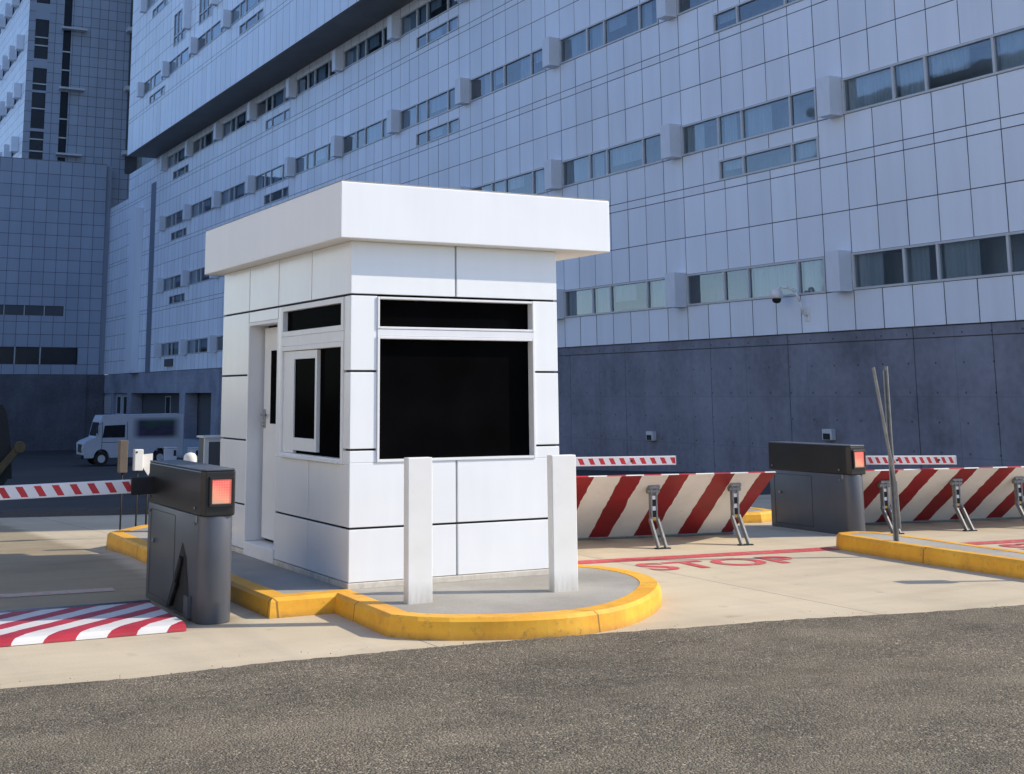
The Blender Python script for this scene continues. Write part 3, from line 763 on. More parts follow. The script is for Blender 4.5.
# ------------------------------------------------------------------ road markings
def strip(name, a, b, wdt, z, label, mat='mark'):
    a = Vector(a); b = Vector(b); d = (b-a).normalized(); n = Vector((-d.y, d.x))*wdt/2
    g = MB(); k = 24; prev = None
    rr = random.Random(len(label))
    for i in range(k+1):
        p = a + (b-a)*i/k; j = rr.uniform(-0.008, 0.008)
        cur = (p+n*(1+j*4), p-n*(1+j*3))
        if prev: g.face([(prev[1].x, prev[1].y, z), (cur[1].x, cur[1].y, z), (cur[0].x, cur[0].y, z), (prev[0].x, prev[0].y, z)])
        prev = cur
    return tag(g.build(name, M[mat]), label, 'road marking')
strip('stop_line', (6.36, 10.95), (9.90, 10.58), 0.22, 0.004, 'faded red stop line across the lane between booth and right island')
strip('stop_line', (10.72, 10.30), (15.0, 9.85), 0.20, 0.004, 'faded red stop line beyond the right island, at the picture edge')
strip('stop_line', (-2.0, 11.55), (2.65, 11.25), 0.20, 0.004, 'faded red stop line in the booth shadow, left of the cabinet', 'mark_faint')
def stop_text(loc, ang, width, height, label, mat='mark'):
    cu = bpy.data.curves.new('tmp_text', 'FONT'); cu.body = 'STOP'; cu.size = 1.0; cu.space_character = 1.06; cu.offset = 0.022
    to = bpy.data.objects.new('tmp_text', cu); COL.objects.link(to)
    dg = bpy.context.evaluated_depsgraph_get(); me = bpy.data.meshes.new_from_object(to.evaluated_get(dg))
    bpy.data.objects.remove(to)
    xs_ = [v.co.x for v in me.vertices]; ys_ = [v.co.y for v in me.vertices]
    sx = width/(max(xs_)-min(xs_)); sy = height/(max(ys_)-min(ys_))
    for v in me.vertices:
        v.co.x = (v.co.x-min(xs_))*sx; v.co.y = (v.co.y-min(ys_))*sy; v.co.z = 0
    me.materials.clear(); me.materials.append(M[mat])
    o = bpy.data.objects.new('stop_lettering', me); COL.objects.link(o); o.location = loc; o.rotation_euler.z = ang
    return tag(o, label, 'road marking')
stop_text((7.28, 10.05, 0.0045), R(-5.6), 1.68, 0.50, 'red STOP lettering painted on concrete below the middle stop line')
stop_text((11.52, 9.52, 0.0045), R(-5.2), 1.52, 0.50, 'red STOP lettering at the right picture edge beyond the narrow island')

# ------------------------------------------------------------------ slatted post on the right island
t = tag(empty('slat_post', (9.985, 9.80, 0.145)), 'thin grey leaning post with a second slat splaying out, on the right island', 'post')
g = MB()
def slat(m, a, b, wx, wy):
    a = Vector(a); b = Vector(b); d = b-a
    Mx = Matrix.Translation(a) @ d.to_track_quat('Z', 'Y').to_matrix().to_4x4()
    m.box((-wx/2, -wy/2, 0), (wx/2, wy/2, d.length), M=Mx)
slat(g, (0.0, 0.0, 0.0), (-0.012, 0.0, 1.70), 0.042, 0.012); slat(g, (-0.02, 0.015, 0.0), (-0.03, 0.012, 1.66), 0.012, 0.03)
g.build('upright', M['steel'], t, bevel=0.002)
g = MB(); slat(g, (-0.005, -0.025, 0.55), (-0.205, -0.02, 1.69), 0.036, 0.010); slat(g, (0.012, -0.025, 0.12), (-0.004, -0.025, 0.58), 0.045, 0.010)
g.build('splayed_slat', M['steel'], t, bevel=0.002)
for zz in (0.15, 0.4, 0.55):
    g = MB(); g.cyl((0.0, -0.03, zz), (0.0, -0.042, zz), 0.010, seg=8); g.build('bolt', M['steel'], t)

# card reader pedestal added just right of the frame so its arm throws the arrow-shaped shadow
t = tag(empty('added_card_reader', (10.66, 7.68, 0.14)), 'grey gooseneck card reader pedestal added outside the right edge of the picture to cast a shadow', 'card reader')
g = MB(); g.tube([(0, 0, -0.14), (0, 0, 0.80), (-0.08, 0.03, 0.92), (-0.25, 0.10, 0.95)], 0.03); g.build('pedestal', M['steel'], t)
g = MB(); g.box((-0.36, 0.02, 0.82), (-0.24, 0.20, 1.08)); g.build('reader_head', M['cab'], t, bevel=0.01)

# ------------------------------------------------------------------ utility cabinet and posts behind the booth
t = tag(empty('utility_cabinet', (3.915, 13.0, K-0.004)), 'grey metal utility cabinet with dark front against the rear of the booth', 'cabinet')
g = MB(); g.box((0, 0.03, 0), (0.75, 0.20, 1.02)); g.build('body', M['cab'], t, bevel=0.006)
g = MB(); g.box((0, 0, 0.0), (0.045, 0.0295, 1.02)); g.box((0.705, 0, 0.0), (0.75, 0.0295, 1.02)); g.box((0.0455, 0.001, 0.98), (0.7045, 0.0295, 1.02)); g.build('frame', M['frame'], t)
g = MB(); g.box((0.0455, 0.012, 0.03), (0.7045, 0.0285, 0.9795)); g.build('door', M['greypanel'], t)
g = MB(); g.box((-0.02, -0.02, 1.0205), (0.77, 0.22, 1.04)); g.build('top', M['frame'], t, bevel=0.004)

def head_post(name, x, y, wx, wz, ztop, mat, label, cat):
    z0 = gz(y)
    t = tag(empty(name, (x, y, z0)), label, cat)
    g = MB(); g.box((-wx/2, -0.05, ztop-z0-wz), (wx/2, 0.05, ztop-z0)); g.build('head', M[mat], t, bevel=0.008)
    g = MB(); g.cyl((0, 0, -0.02), (0, 0, ztop-z0-wz), 0.011, seg=10); g.build('stem', M['black'], t)
    return t
head_post('marker_post', 3.815, 16.0, 0.10, 0.38, 1.045, 'wood', 'brown marker post with dark stem in front of the white van', 'marker post')
t = head_post('marker_post', 4.00, 16.0, 0.105, 0.25, 0.935, 'bollard', 'white marker post with a small dark spot, beside the left cabinet', 'marker post')
g = MB(); g.cyl((-0.03, -0.0505, 1.0), (-0.03, -0.058, 1.0), 0.012, seg=10); g.build('spot', M['black'], t)
t = tag(empty('sign_panel', (4.12, 16.05, gz(16.05))), 'small white panel with a pointed lower end, touching the left cabinet', 'sign')
g = MB(); a = -gz(16.05)
g.prism([(-0.06, a+0.74), (0.02, a+0.62), (0.07, a+0.72), (0.07, a+0.88), (-0.06, a+0.87)], -0.01, 0.01, M=Matrix.Rotation(math.pi/2, 4, 'X')); g.build('panel', M['bollard'], t)
g = MB(); g.cyl((0.02, 0.02, -0.02), (0.02, 0.02, a+0.70), 0.012, seg=10); g.build('stem', M['black'], t)

# ------------------------------------------------------------------ hospital building
D = 24.0
Y_END, Y_FAR, Y_LOW = 10.0, 102.0, 111.0
MOD = 6.68; PW = MOD/7
SILLS = [4.10, 8.60, 13.00, 17.30]
WH = 0.93
hosp = tag(empty('hospital_building', (D, 40.0, 0.0)), 'long silver panelled hospital block with ribbon windows and an overhanging upper storey', 'building')
HB = Vector((D, 40.0, 0.0))

def subtract(rect, holes):
    out = [rect]
    for h in holes:
        nxt = []
        for (a0, a1, b0, b1) in out:
            if h[1] <= a0+1e-4 or h[0] >= a1-1e-4 or h[3] <= b0+1e-4 or h[2] >= b1-1e-4: nxt.append((a0, a1, b0, b1)); continue
            if h[0] > a0: nxt.append((a0, h[0], b0, b1))
            if h[1] < a1: nxt.append((h[1], a1, b0, b1))
            m0, m1 = max(a0, h[0]), min(a1, h[1])
            if h[2] > b0: nxt.append((m0, m1, b0, h[2]))
            if h[3] < b1: nxt.append((m0, m1, h[3], b1))
        out = nxt
    return out
def facade(panels, backing, P, us, vs, holes, rnd, gap=0.012, var=0.05, off=0.02):
    """P(u, v, d) -> point; d = distance behind the panel face"""
    for i in range(len(us)-1):
        hs = [h for h in holes if h[0] < us[i+1] and h[1] > us[i]]
        for j in range(len(vs)-1):
            cell = (us[i]+gap, us[i+1]-gap, vs[j]+gap, vs[j+1]-gap)
            tint = 1 + rnd.uniform(-var, var)
            t0, t1, t2 = (rnd.uniform(-0.003, 0.003) for _ in range(3))
            for (a0, a1, b0, b1) in subtract(cell, hs):
                if a1-a0 < 0.01 or b1-b0 < 0.01: continue
                panels.face([P(a0, b0, t0), P(a1, b0, t1), P(a1, b1, t2), P(a0, b1, t0)], 0, tint)
    for i in range(0, len(us)-1, 7):
        a0, a1 = us[i], us[min(i+7, len(us)-1)]
        for (q0, q1, b0, b1) in subtract((a0, a1, vs[0], vs[-1]), [h for h in holes if h[0] < a1 and h[1] > a0]):
            backing.face([P(q0, b0, off), P(q1, b0, off), P(q1, b1, off), P(q0, b1, off)])

windows = []     # (x_plane, y_left(high), y_right(low), sill, kind)
holes = []
STARTS = [11.1, 17.85, 24.5, 31.25, 38.05, 44.8, 51.4, 58.0, 64.6, 71.15, 77.7, 84.2, 90.6, 97.1, 103.6]
def wstart(m): return STARTS[m+2]
for si, s in enumerate(SILLS):
    for m in range(-1, 12):
        y1 = wstart(m); y0 = y1 - (STARTS[m+2]-STARTS[m+1])*6/7
        if si == 0 and m > 10: continue
        if y1 > Y_FAR - 8: continue
        holes.append((y0, y1, s, s+WH)); windows.append((D, y0, y1, s, 'main', m))
        if m % 3 == 1 and si > 0:
            holes.append((y0, y1-1.69, s-1.0, s-0.40)); windows.append((D, y0, y1, s, 'small', m))
rnd = random.Random(21)
pan = MB(); bk = MB()
us = [a + (b-a)*i/7 for a, b in zip(STARTS[:-1], STARTS[1:]) for i in range(7)]
us = [u for u in us if Y_END < u < Y_FAR-PW*0.5]; us = [Y_END] + us + [Y_FAR]
vs = [3.10]
for s in SILLS:
    for z in (s-1.25, s-1.0, s, s+WH, s+WH+1.1):
        if z > vs[-1]+0.1: vs.append(z)
vs = [v for v in vs if v < 18.5] + [18.70]
facade(pan, bk, lambda u, v, d: (D+d-HB.x, u-HB.y, v), us, vs, holes, rnd)
# lower block at the far end, same plane
vs2 = [v for v in vs if v < 16.6] + [16.75]
us2 = [Y_FAR + PW*i for i in range(10)] 
facade(pan, bk, lambda u, v, d: (D+d-HB.x, u-HB.y, v), us2, vs2, [], rnd)
pan.build('wall', M['clad'], hosp); bk.build('wall_backing', M['joint'], hosp)

# overhanging storeys
XO = 21.9; ZS = 18.70; ZTOP = 44.0; YO = 94.0
OS = [22.3, 28.5, 33.0, 37.5]
oh = []; owin = []
for si, s in enumerate(OS):
    for k in range(0, 11):
        y1 = 89.7 - 6.6*k; y0 = y1 - 6*PW
        if y0 < Y_END+1: continue
        if s > 30 and k > 3: continue
        oh.append((y0, y1, s, s+WH)); owin.append((XO, y0, y1, s, 'main', k))
        if k % 3 == 0: oh.append((y0, y1-1.69, s-1.0, s-0.40)); owin.append((XO, y0, y1, s, 'small', k))
for (y0, y1) in ((79.4, 82.2), (73.6, 76.3)):
    oh.append((y0, y1, 24.0, 26.2)); owin.append((XO, y0, y1, 24.0, 'tall', 0))
rnd = random.Random(5)
pan = MB(); bk = MB()
us3 = [89.7 + 3*PW - PW*i for i in range(100)]; us3 = sorted([u for u in us3 if Y_END < u < YO-0.3]); us3 = [Y_END] + us3 + [YO]
vs3 = [ZS, 21.05, 21.3]
for s in OS:
    for z in (s-1.0, s, s+WH, s+WH+1.1, s+WH+2.2, s+WH+3.4):
        if z > vs3[-1]+0.24: vs3.append(z)
vs3 = [v for v in vs3 if v < ZTOP-0.3] + [ZTOP]
facade(pan, bk, lambda u, v, d: (XO+d-HB.x, u-HB.y, v), us3, vs3, oh, rnd, var=0.04)
# left end of the overhang and its soffit
facade(pan, bk, lambda u, v, d: (u-HB.x, YO-d-HB.y, v), [XO, XO+1, XO+2, XO+3], vs3, [], rnd)
pan.build('upper_wall', M['clad'], hosp); bk.build('upper_wall_backing', M['joint'], hosp)
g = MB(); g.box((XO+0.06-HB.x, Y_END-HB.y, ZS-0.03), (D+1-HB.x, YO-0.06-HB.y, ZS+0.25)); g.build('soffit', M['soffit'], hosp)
# solid core, set behind the rooms; carried up unseen to block the sun
g = MB(); g.box((D+0.95-HB.x, Y_END-HB.y, -3.2), (D+26-HB.x, Y_LOW-0.1-HB.y, 16.7)); g.box((D+0.95-HB.x, Y_END+0.001-HB.y, 16.7005), (D+26-HB.x, Y_FAR-HB.y, 78))
g.box((XO+0.95-HB.x, Y_END+0.002-HB.y, ZS+0.26), (D+0.949-HB.x, YO-0.1-HB.y, ZTOP-0.01)); g.build('core', M['room'], hosp)
# right end wall, also carried up unseen to block the sun
g = MB(); g.box((D-HB.x, Y_END-0.5-HB.y, -0.5), (D+26-HB.x, Y_END-0.001-HB.y, 18.69)); g.box((XO-HB.x, Y_END-0.5-HB.y, 18.691), (D+26-HB.x, Y_END-0.001-HB.y, 78)); g.build('end_wall', M['clad'], hosp)
# concrete ground storey
def wall_box(m, y0, y1, z0, z1, x0=D+0.04, x1=D+0.9): m.box((x0-HB.x, y0-HB.y, z0), (x1-HB.x, y1-HB.y, z1))
g = MB()
JY = [Y_END, 12.9, 16.3, 20.43, 22.707, 27.06, 30.32, 34.60, 37.82, 42, 46.3, 50.6, 54.9, 59.2, 63.5, 67.8, 72.1, 77.2]
for a, b in zip(JY[:-1], JY[1:]):
    wall_box(g, a+0.012, b-0.012, -3.2, 2.815); wall_box(g, a+0.012, b-0.012, 2.84, 3.085)
g.build('concrete_base', M['conc'], hosp)
g = MB(); g.box((D+0.07-HB.x, Y_END-HB.y, -3.2), (D+0.5-HB.x, 77.1-HB.y, 3.08)); g.build('base_joint', M['joint'], hosp)
# loading dock: band, columns, deep openings
g = MB()
wall_box(g, 77.21, Y_LOW, 1.62, 3.085)
for (a, b) in ((77.21, 78.7), (84.5, 85.8), (99.0, 100.2)): wall_box(g, a, b, -3.2, 1.619)
wall_box(g, 110.2, Y_LOW, -3.2, 1.619); wall_box(g, 104.8, 105.4, -3.2, 1.619)
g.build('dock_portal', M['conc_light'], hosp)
g = MB(); wall_box(g, 78.701, 84.499, -1.3, 1.618, D+0.93, D+0.945); wall_box(g, 85.801, 98.999, -1.3, 1.618, D+0.93, D+0.945)
g.build('dock_recess', M['greypanel'], hosp)
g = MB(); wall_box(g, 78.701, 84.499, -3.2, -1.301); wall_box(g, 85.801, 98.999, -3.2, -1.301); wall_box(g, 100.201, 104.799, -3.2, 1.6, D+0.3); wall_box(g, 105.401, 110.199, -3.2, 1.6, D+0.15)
g.build('dock_wall', M['clad_dim'], hosp)
g = MB()
for q in range(9): wall_box(g, 105.6, 109.9, 0.05+q*0.15, 0.14+q*0.15, D+0.08, D+0.16)
g.build('louvre', M['frame'], hosp)
for (a, b) in ((101.0, 102.2), (103.0, 104.4), (91.0, 92.3)):
    g = MB()
    xw = D+0.24 if a > 100 else D+0.86
    wall_box(g, a, b, 0.0, 0.06, xw, xw+0.055); wall_box(g, a, b, 1.34, 1.4, xw, xw+0.055); wall_box(g, a, a+0.06, 0.0605, 1.3395, xw, xw+0.055); wall_box(g, b-0.06, b, 0.0605, 1.3395, xw, xw+0.055)
    f = g.build('window', M['frame'], hosp)
    g = MB(); wall_box(g, a+0.05, b-0.05, 0.05, 1.35, xw+0.03, xw+0.04); g.build('pane', M['darkglass'], f)
# recessed strip, pilaster and canopy shelves at the far end
g = MB(); wall_box(g, 93.5, 94.9, 3.1, 16.9, D-0.012, D-0.006); M['recess'] = paint('recess_mat', (0.16, 0.19, 0.25), 0.6, 0.1); g.build('recessed_strip', M['recess'], hosp)
g = MB(); wall_box(g, 97.0, 98.9, 3.1, 15.4, D-0.55, D-0.008); g.build('pilaster', M['clad'], hosp)
for zz in (15.7, 11.7, 7.4):
    g = MB(); g.box((D-0.9-HB.x, Y_LOW+0.02-HB.y, zz), (D+0.5-HB.x, Y_LOW+0.8-HB.y, zz+0.22)); g.build('canopy', M['frame'], hosp)
g = MB(); wall_box(g, 87.4, 89.2, 3.4, 3.9, D-0.15, D-0.005); g.build('vent', M['greypanel'], hosp)

# window prototypes (local origin: face plane, low-y end, sill)
FR = 0.055; WL = 6*PW
PANES = [0.0, 1.0, 2.98, 4.01, WL]     # from the low-y end
def frame_mesh(length, h, splits):
    g = MB()
    g.box((-0.03, 0, 0), (0.10, length, FR)); g.box((-0.03, 0, h-FR), (0.10, length, h))
    g.box((-0.028, 0, FR+0.0005), (0.10, FR, h-FR-0.0005)); g.box((-0.028, length-FR, FR+0.0005), (0.10, length, h-FR-0.0005))
    for s in splits: g.box((-0.022, s-0.035, FR+0.0005), (0.09, s+0.035, h-FR-0.0005))
    return g
def proto(kind, variant):
    rr = random.Random(variant*17 + hash(kind) % 5)
    if kind == 'main': ln, h, sp = WL, WH, PANES[1:-1]
    elif kind == 'small': ln, h, sp = WL-1.69, 0.60, PANES[1:3]
    else: ln, h, sp = 2.75, 2.2, [1.0, 1.9]
    f = frame_mesh(ln, h, sp)
    if kind == 'tall': f.box((-0.02, FR+0.001, 0.62), (0.09, ln-FR-0.001, 0.69))
    fo = f.build('window', M['frame'], hosp)
    g = MB(); g.face([(0.035, 0.02, 0.02), (0.035, 0.02, h-0.02), (0.035, ln-0.02, h-0.02), (0.035, ln-0.02, 0.02)]); g.build('pane', M['pane'], fo)
    g = MB()   # room behind: back, floor, ceiling, sides
    d = 0.85
    g.face([(d, 0, 0), (d, ln, 0), (d, ln, h), (d, 0, h)]); g.face([(0.1, 0, 0.001), (0.1, ln, 0.001), (d, ln, 0.001), (d, 0, 0.001)])
    g.face([(0.1, 0, h-0.001), (d, 0, h-0.001), (d, ln, h-0.001), (0.1, ln, h-0.001)]); g.face([(0.1, 0.001, 0), (d, 0.001, 0), (d, 0.001, h), (0.1, 0.001, h)]); g.face([(0.1, ln-0.001, 0), (0.1, ln-0.001, h), (d, ln-0.001, h), (d, ln-0.001, 0)])
    g.build('room', M['room'], fo)
    g = MB(); edges = [0.0] + list(sp) + [ln]
    for a, b in zip(edges[:-1], edges[1:]):
        r = rr.random(); w = b-a
        if r < 0.22: continue
        if r < 0.45: segs = [(a+0.05, a+w*rr.uniform(0.3, 0.55))]
        elif r < 0.75: segs = [(b-w*rr.uniform(0.4, 0.8), b-0.05)]
        else: segs = [(a+0.05, b-0.05)]
        for s0, s1 in segs:
            n = max(4, int((s1-s0)/0.06)); top = h*0.98; bot = 0.02 if rr.random() < 0.7 else h*rr.uniform(0.25, 0.6)
            for i in range(n):
                y0 = s0+(s1-s0)*i/n; y1 = s0+(s1-s0)*(i+1)/n
                xa = 0.17 + (0.012 if i % 2 else 0); xb = 0.17 + (0.012 if (i+1) % 2 else 0)
                g.face([(xa, y0, bot), (xa, y0, top), (xb, y1, top), (xb, y1, bot)], smooth=True)
    if not g.f: g.face([(0.2, 0.06, h*0.6), (0.2, 0.06, h*0.97), (0.2, 0.9, h*0.97), (0.2, 0.9, h*0.6)])
    g.build('curtain', M['curtain'], fo)
    return fo
protos = {}; used = set()
def place_window(x, y0, s, kind, i, sc):
    v = i % (6 if kind == 'main' else 2)
    key = (kind, v)
    if key not in protos: protos[key] = proto(kind, v)
    p = protos[key]
    o = p if key not in used else copy_tree(p, hosp)
    used.add(key)
    o.location = (x-HB.x, y0-HB.y, s)
    if kind != 'tall': o.scale = (1, sc, 1)
    return o
# projecting boxes (fins) beside the windows
fin0 = None
def place_fin(x, y, s, h=1.02):
    global fin0
    if fin0 is None:
        g = MB(); g.box((-0.44, 0.0, 0.0), (-0.006, 0.46, 1.0)); fin0 = g.build('projecting_box', M['clad_fin'], hosp); o = fin0
    else:
        o = fin0.copy(); COL.objects.link(o)
    o.location = (x-HB.x, y-HB.y, s); o.scale = (1, 1, h)
allw = windows + owin
# keep the windows one can see; the largest come first
def vis(wn):
    x, y0, y1, s, kind, m = wn
    if y1 < 17.5: return False
    if x == D and s < 5 and 44 < y0 < 70: return False        # behind the booth
    if s > 30: return False
    if x == XO and y1 < 46: return False                        # above the frame
    return True
vis_w = [wn for wn in allw if vis(wn)]
hid_w = [wn for wn in allw if not vis(wn)]
for i, (x, y0, y1, s, kind, m) in enumerate(vis_w):
    place_window(x, y0, s if kind != 'small' else s-1.0, kind, (i*7+m*3) % 12, (y1-y0)/WL)
    if kind == 'main': place_fin(x, y1+0.02, s-0.03)
    if kind == 'tall': place_fin(x, y0-1.2, s+0.3, 2.4)
g = MB()
for (x, y0, y1, s, kind, m) in hid_w:
    h = WH if kind == 'main' else 0.6
    if kind == 'small': s = s-1.0
    ylo = y0; yhi = y1 if kind == 'main' else y1-1.69
    g.face([(x+0.03-HB.x, ylo-HB.y, s), (x+0.03-HB.x, ylo-HB.y, s+h), (x+0.03-HB.x, yhi-HB.y, s+h), (x+0.03-HB.x, yhi-HB.y, s)])
o = g.build('window_glazing', M['darkglass'], hosp); o['kind'] = 'stuff'

# small fittings on the concrete base
def fitting(y, z, label):
    t = tag(empty('wall_light', (D+0.035, y, z)), label, 'wall light')
    g = MB(); g.box((-0.16, -0.17, -0.12), (0.0, 0.17, 0.16)); g.build('housing', M['frame'], t, bevel=0.02)
    g = MB(); g.box((-0.168, -0.12, -0.10), (-0.161, 0.12, 0.05)); g.build('lens', M['black'], t)
fitting(25.6, 0.50, 'small grey wall light on the concrete above the right cabinet')
fitting(33.2, 0.26, 'small grey wall light on the concrete above the middle striped plate')
t = tag(empty('security_camera', (D, 26.2, 3.56)), 'white dome security camera on a gooseneck arm under the ribbon window', 'camera')
g = MB(); g.box((-0.03, -0.10, -0.16), (-0.002, 0.10, 0.20)); g.cyl((-0.03, 0, -0.10), (-0.05, 0, -0.10), 0.02, seg=8); g.cyl((-0.03, 0, 0.10), (-0.05, 0, 0.10), 0.02, seg=8); g.build('base_plate', M['trim'], t)
g = MB(); g.tube([(-0.03, 0, 0.0), (-0.16, 0.0, 0.05), (-0.22, 0.02, 0.35), (-0.28, 0.10, 0.62), (-0.38, 0.26, 0.74), (-0.48, 0.46, 0.75), (-0.52, 0.55, 0.68)], 0.035, 10); g.build('arm', M['trim'], t)
g = MB(); g.lathe([(0.0, 0.16), (0.09, 0.15), (0.15, 0.08), (0.16, -0.06), (0.13, -0.09), (0.0, -0.09)], (-0.52, 0.57, 0.55)); g.build('hood', M['trim'], t)
g = MB(); g.lathe([(0.12, -0.09), (0.115, -0.15), (0.08, -0.20), (0.0, -0.22)], (-0.52, 0.57, 0.55)); g.build('dome', M['black'], t)

# ------------------------------------------------------------------ pale building added across the road for bounce light, left of the frame
west = tag(empty('bounce_building', (-27.0, 20.0, 0.0)), 'pale sunlit building added across the road for bounce light, outside the left edge of the picture', 'building')
M['stucco'] = paint('pale_stucco_mat', (0.80, 0.77, 0.70), 0.8, 0.06, 0.4)
pan = MB(); bk = MB(); rnd = random.Random(4)
wh = [(y, y+3.0, z, z+1.3) for z in (2.0, 6.5, 11.0, 15.5, 20.0) for y in (-24, -14, -4, 6, 16, 26, 36, 46)]
facade(pan, bk, lambda u, v, d: (-d, -u+40.0-20.0, v), [-40.0 + 5.0*i for i in range(21)], [0.0, 4.5, 9.0, 13.5, 18.0, 24.0], [(40-b-0.0, 40-a-0.0, c0, c1) for (a, b, c0, c1) in wh], rnd, var=0.02)
pan.build('wall', M['stucco'], west); bk.build('wall_backing', M['strip'], west)
g = MB(); g.box((-20, -40, -0.5), (-0.12, 60, 23.9)); g.build('core', M['room'], west)
g = MB(); g.box((-20.3, -40.3, 24.0), (0.3, 60.3, 24.6)); g.build('parapet', M['stucco'], west)

# ------------------------------------------------------------------ far tower and its low block
YB = 108.0
tow = tag(empty('tower_building', (20.0, YB, -2.8)), 'tall blue grey gridded tower above a low block at the far left', 'building')
TB = Vector((20.0, YB, -2.8))
rnd = random.Random(9); pan = MB(); bk = MB()
usL = [23.55 - 0.95*i for i in range(30)][::-1]
vsL = [3.10, 3.9, 5.25] + [5.25 + 1.0*i for i in range(1, 16)] 
vsL = vsL[:-1] + [20.35]
lowh = [(usL[0], 21.8, 3.9, 5.25), (usL[0], 20.6, 7.75, 8.55)]
facade(pan, bk, lambda u, v, d: (u-TB.x, YB+d-TB.y, v-TB.z), usL, vsL, lowh, rnd, gap=0.018, var=0.06)
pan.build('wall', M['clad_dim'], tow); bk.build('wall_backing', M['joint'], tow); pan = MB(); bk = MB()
# tower face
ust = [16.9 + 0.73*i for i in range(14)]
vst = [20.35 + 0.86*i for i in range(30)]
st1 = (17.45, 18.55); st2 = (19.75, 20.40)
YT = YB + 1.6
th = [(st1[0], st1[1], 20.6, 44.9), (st2[0], st2[1], 20.6, 44.9)]
facade(pan, bk, lambda u, v, d: (u-TB.x, YT+d-TB.y, v-TB.z), ust, vst, th, rnd, gap=0.018, var=0.06)
facade(pan, bk, lambda u, v, d: (u-TB.x, YT+d-TB.y, v-TB.z), [u for u in ust if u > 23.5], [14.33 + 0.86*i for i in range(8)], [], rnd, gap=0.018, var=0.06)
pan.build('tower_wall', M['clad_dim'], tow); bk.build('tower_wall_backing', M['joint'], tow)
# roof of the low block
g = MB(); g.box((usL[0]-TB.x, YB+0.03-TB.y, 20.351-TB.z), (23.55-TB.x, YT+0.0-TB.y, 20.40-TB.z)); g.build('low_roof', M['soffit'], tow)
# left side of the tower, its brighter light put into paler cladding
pan = MB(); bk = MB(); usw = [YT + 1.0*i for i in range(0, 40)]
rowz = [21.6, 26.2, 30.4, 35.3]
sh = []
for r_, zz in enumerate(rowz):
    for q in range(8):
        y0 = YT + 2.75 + q*3.9; sh.append((y0, y0+2.9, zz, zz+0.95))
facade(pan, bk, lambda u, v, d: (16.9+d-TB.x, u-TB.y, v-TB.z), usw, vst, sh, rnd, gap=0.012, var=0.03)
pan.build('side_wall', M['clad'], tow); bk.build('side_wall_backing', M['joint'], tow)
for (y0, y1, z0, z1) in sh:
    if y0 > YT+18: continue
    g = MB(); g.box((16.9+0.06-TB.x, y0-TB.y, z0-TB.z), (16.9+0.10-TB.x, y1-TB.y, z1-TB.z)); wdw = g.build('window', M['darkglass'], tow)
    g = MB(); g.box((16.9-0.6-TB.x, y0-0.75-TB.y, z0-0.05-TB.z), (16.9-0.01-TB.x, y0-0.05-TB.y, z1+0.25-TB.z)); g.build('projecting_box', M['clad_fin'], tow)
g = MB(); g.box((16.9+0.25-TB.x, YT+0.25-TB.y, 20.0-TB.z), (40-TB.x, YT+39-TB.y, 45.3-TB.z)); g.box((usL[0]-TB.x, YB+0.3-TB.y, 3.1-TB.z), (23.5-TB.x, YT+0.24-TB.y, 20.34-TB.z)); g.build('core', M['room'], tow)
# strip glazing with spandrels
def strip_glass(a, b, bars, spand):
    g = MB(); g.box((a-TB.x, YT+0.12-TB.y, 20.36-TB.z), (b-TB.x, YT+0.16-TB.y, 45.2-TB.z)); gl = g.build('strip_window', M['darkglass'], tow)
    for zz in bars:
        g = MB(); g.box((a-TB.x, YT+0.02-TB.y, zz-TB.z), (b-TB.x, YT+0.119-TB.y, zz+0.10-TB.z)); g.build('bar', M['frame'], gl)
    for (z0, z1) in spand:
        g = MB(); g.box((a-TB.x, YT+0.0-TB.y, z0-TB.z), (b-TB.x, YT+0.118-TB.y, z1-TB.z)); g.build('spandrel', M['clad_dim'], gl)
strip_glass(st1[0], st1[1], [21.3, 22.3, 24.9, 27.0, 30.3, 31.0, 34.6, 37.5], [(23.0, 23.25), (26.3, 26.5), (28.4, 29.2), (32.6, 34.0)])
strip_glass(st2[0], st2[1], [21.0, 22.6, 24.2, 26.6, 28.4, 30.0, 32.0, 35.0], [])
for zz in (21.1, 26.7, 31.9):
    g = MB(); g.box((st2[0]-0.2-TB.x, YT-0.7-TB.y, zz-TB.z), (st2[1]+1.2-TB.x, YT-0.005-TB.y, zz+0.16-TB.z)); g.build('ledge', M['frame'], tow)
    g = MB(); g.box((25.0-TB.x, YT-0.9-TB.y, zz+0.4-TB.z), (26.2-TB.x, YT-0.005-TB.y, zz+0.75-TB.z)); g.build('ledge', M['frame'], tow)
g = MB(); g.box((25.35-TB.x, YT-0.06-TB.y, 20.0-TB.z), (26.35-TB.x, YT-0.008-TB.y, 45-TB.z)); g.build('shadow_joint', M['greypanel'], tow)
# low block windows and concrete base
g = MB(); g.box((usL[0]-TB.x, YB+0.10-TB.y, 7.75-TB.z), (20.6-TB.x, YB+0.14-TB.y, 8.55-TB.z)); rb = g.build('ribbon_window', M['greypanel'], tow)
for i in range(5):
    g = MB(); g.box((20.6-1.55*i-0.05-TB.x, YB+0.02-TB.y, 7.751-TB.z), (20.6-1.55*i-TB.x, YB+0.099-TB.y, 8.549-TB.z)); g.build('bar', M['frame'], rb)
g = MB(); g.box((usL[0]-TB.x, YB+0.22-TB.y, 3.901-TB.z), (21.8-TB.x, YB+0.26-TB.y, 5.249-TB.z)); rb = g.build('ribbon_window', M['darkglass'], tow)
for i in range(4):
    g = MB(); g.box((18.85-1.95*i-0.02-TB.x, YB+0.02-TB.y, 3.902-TB.z), (18.85-1.95*i+0.05-TB.x, YB+0.219-TB.y, 5.248-TB.z)); g.build('bar', M['frame'], rb)
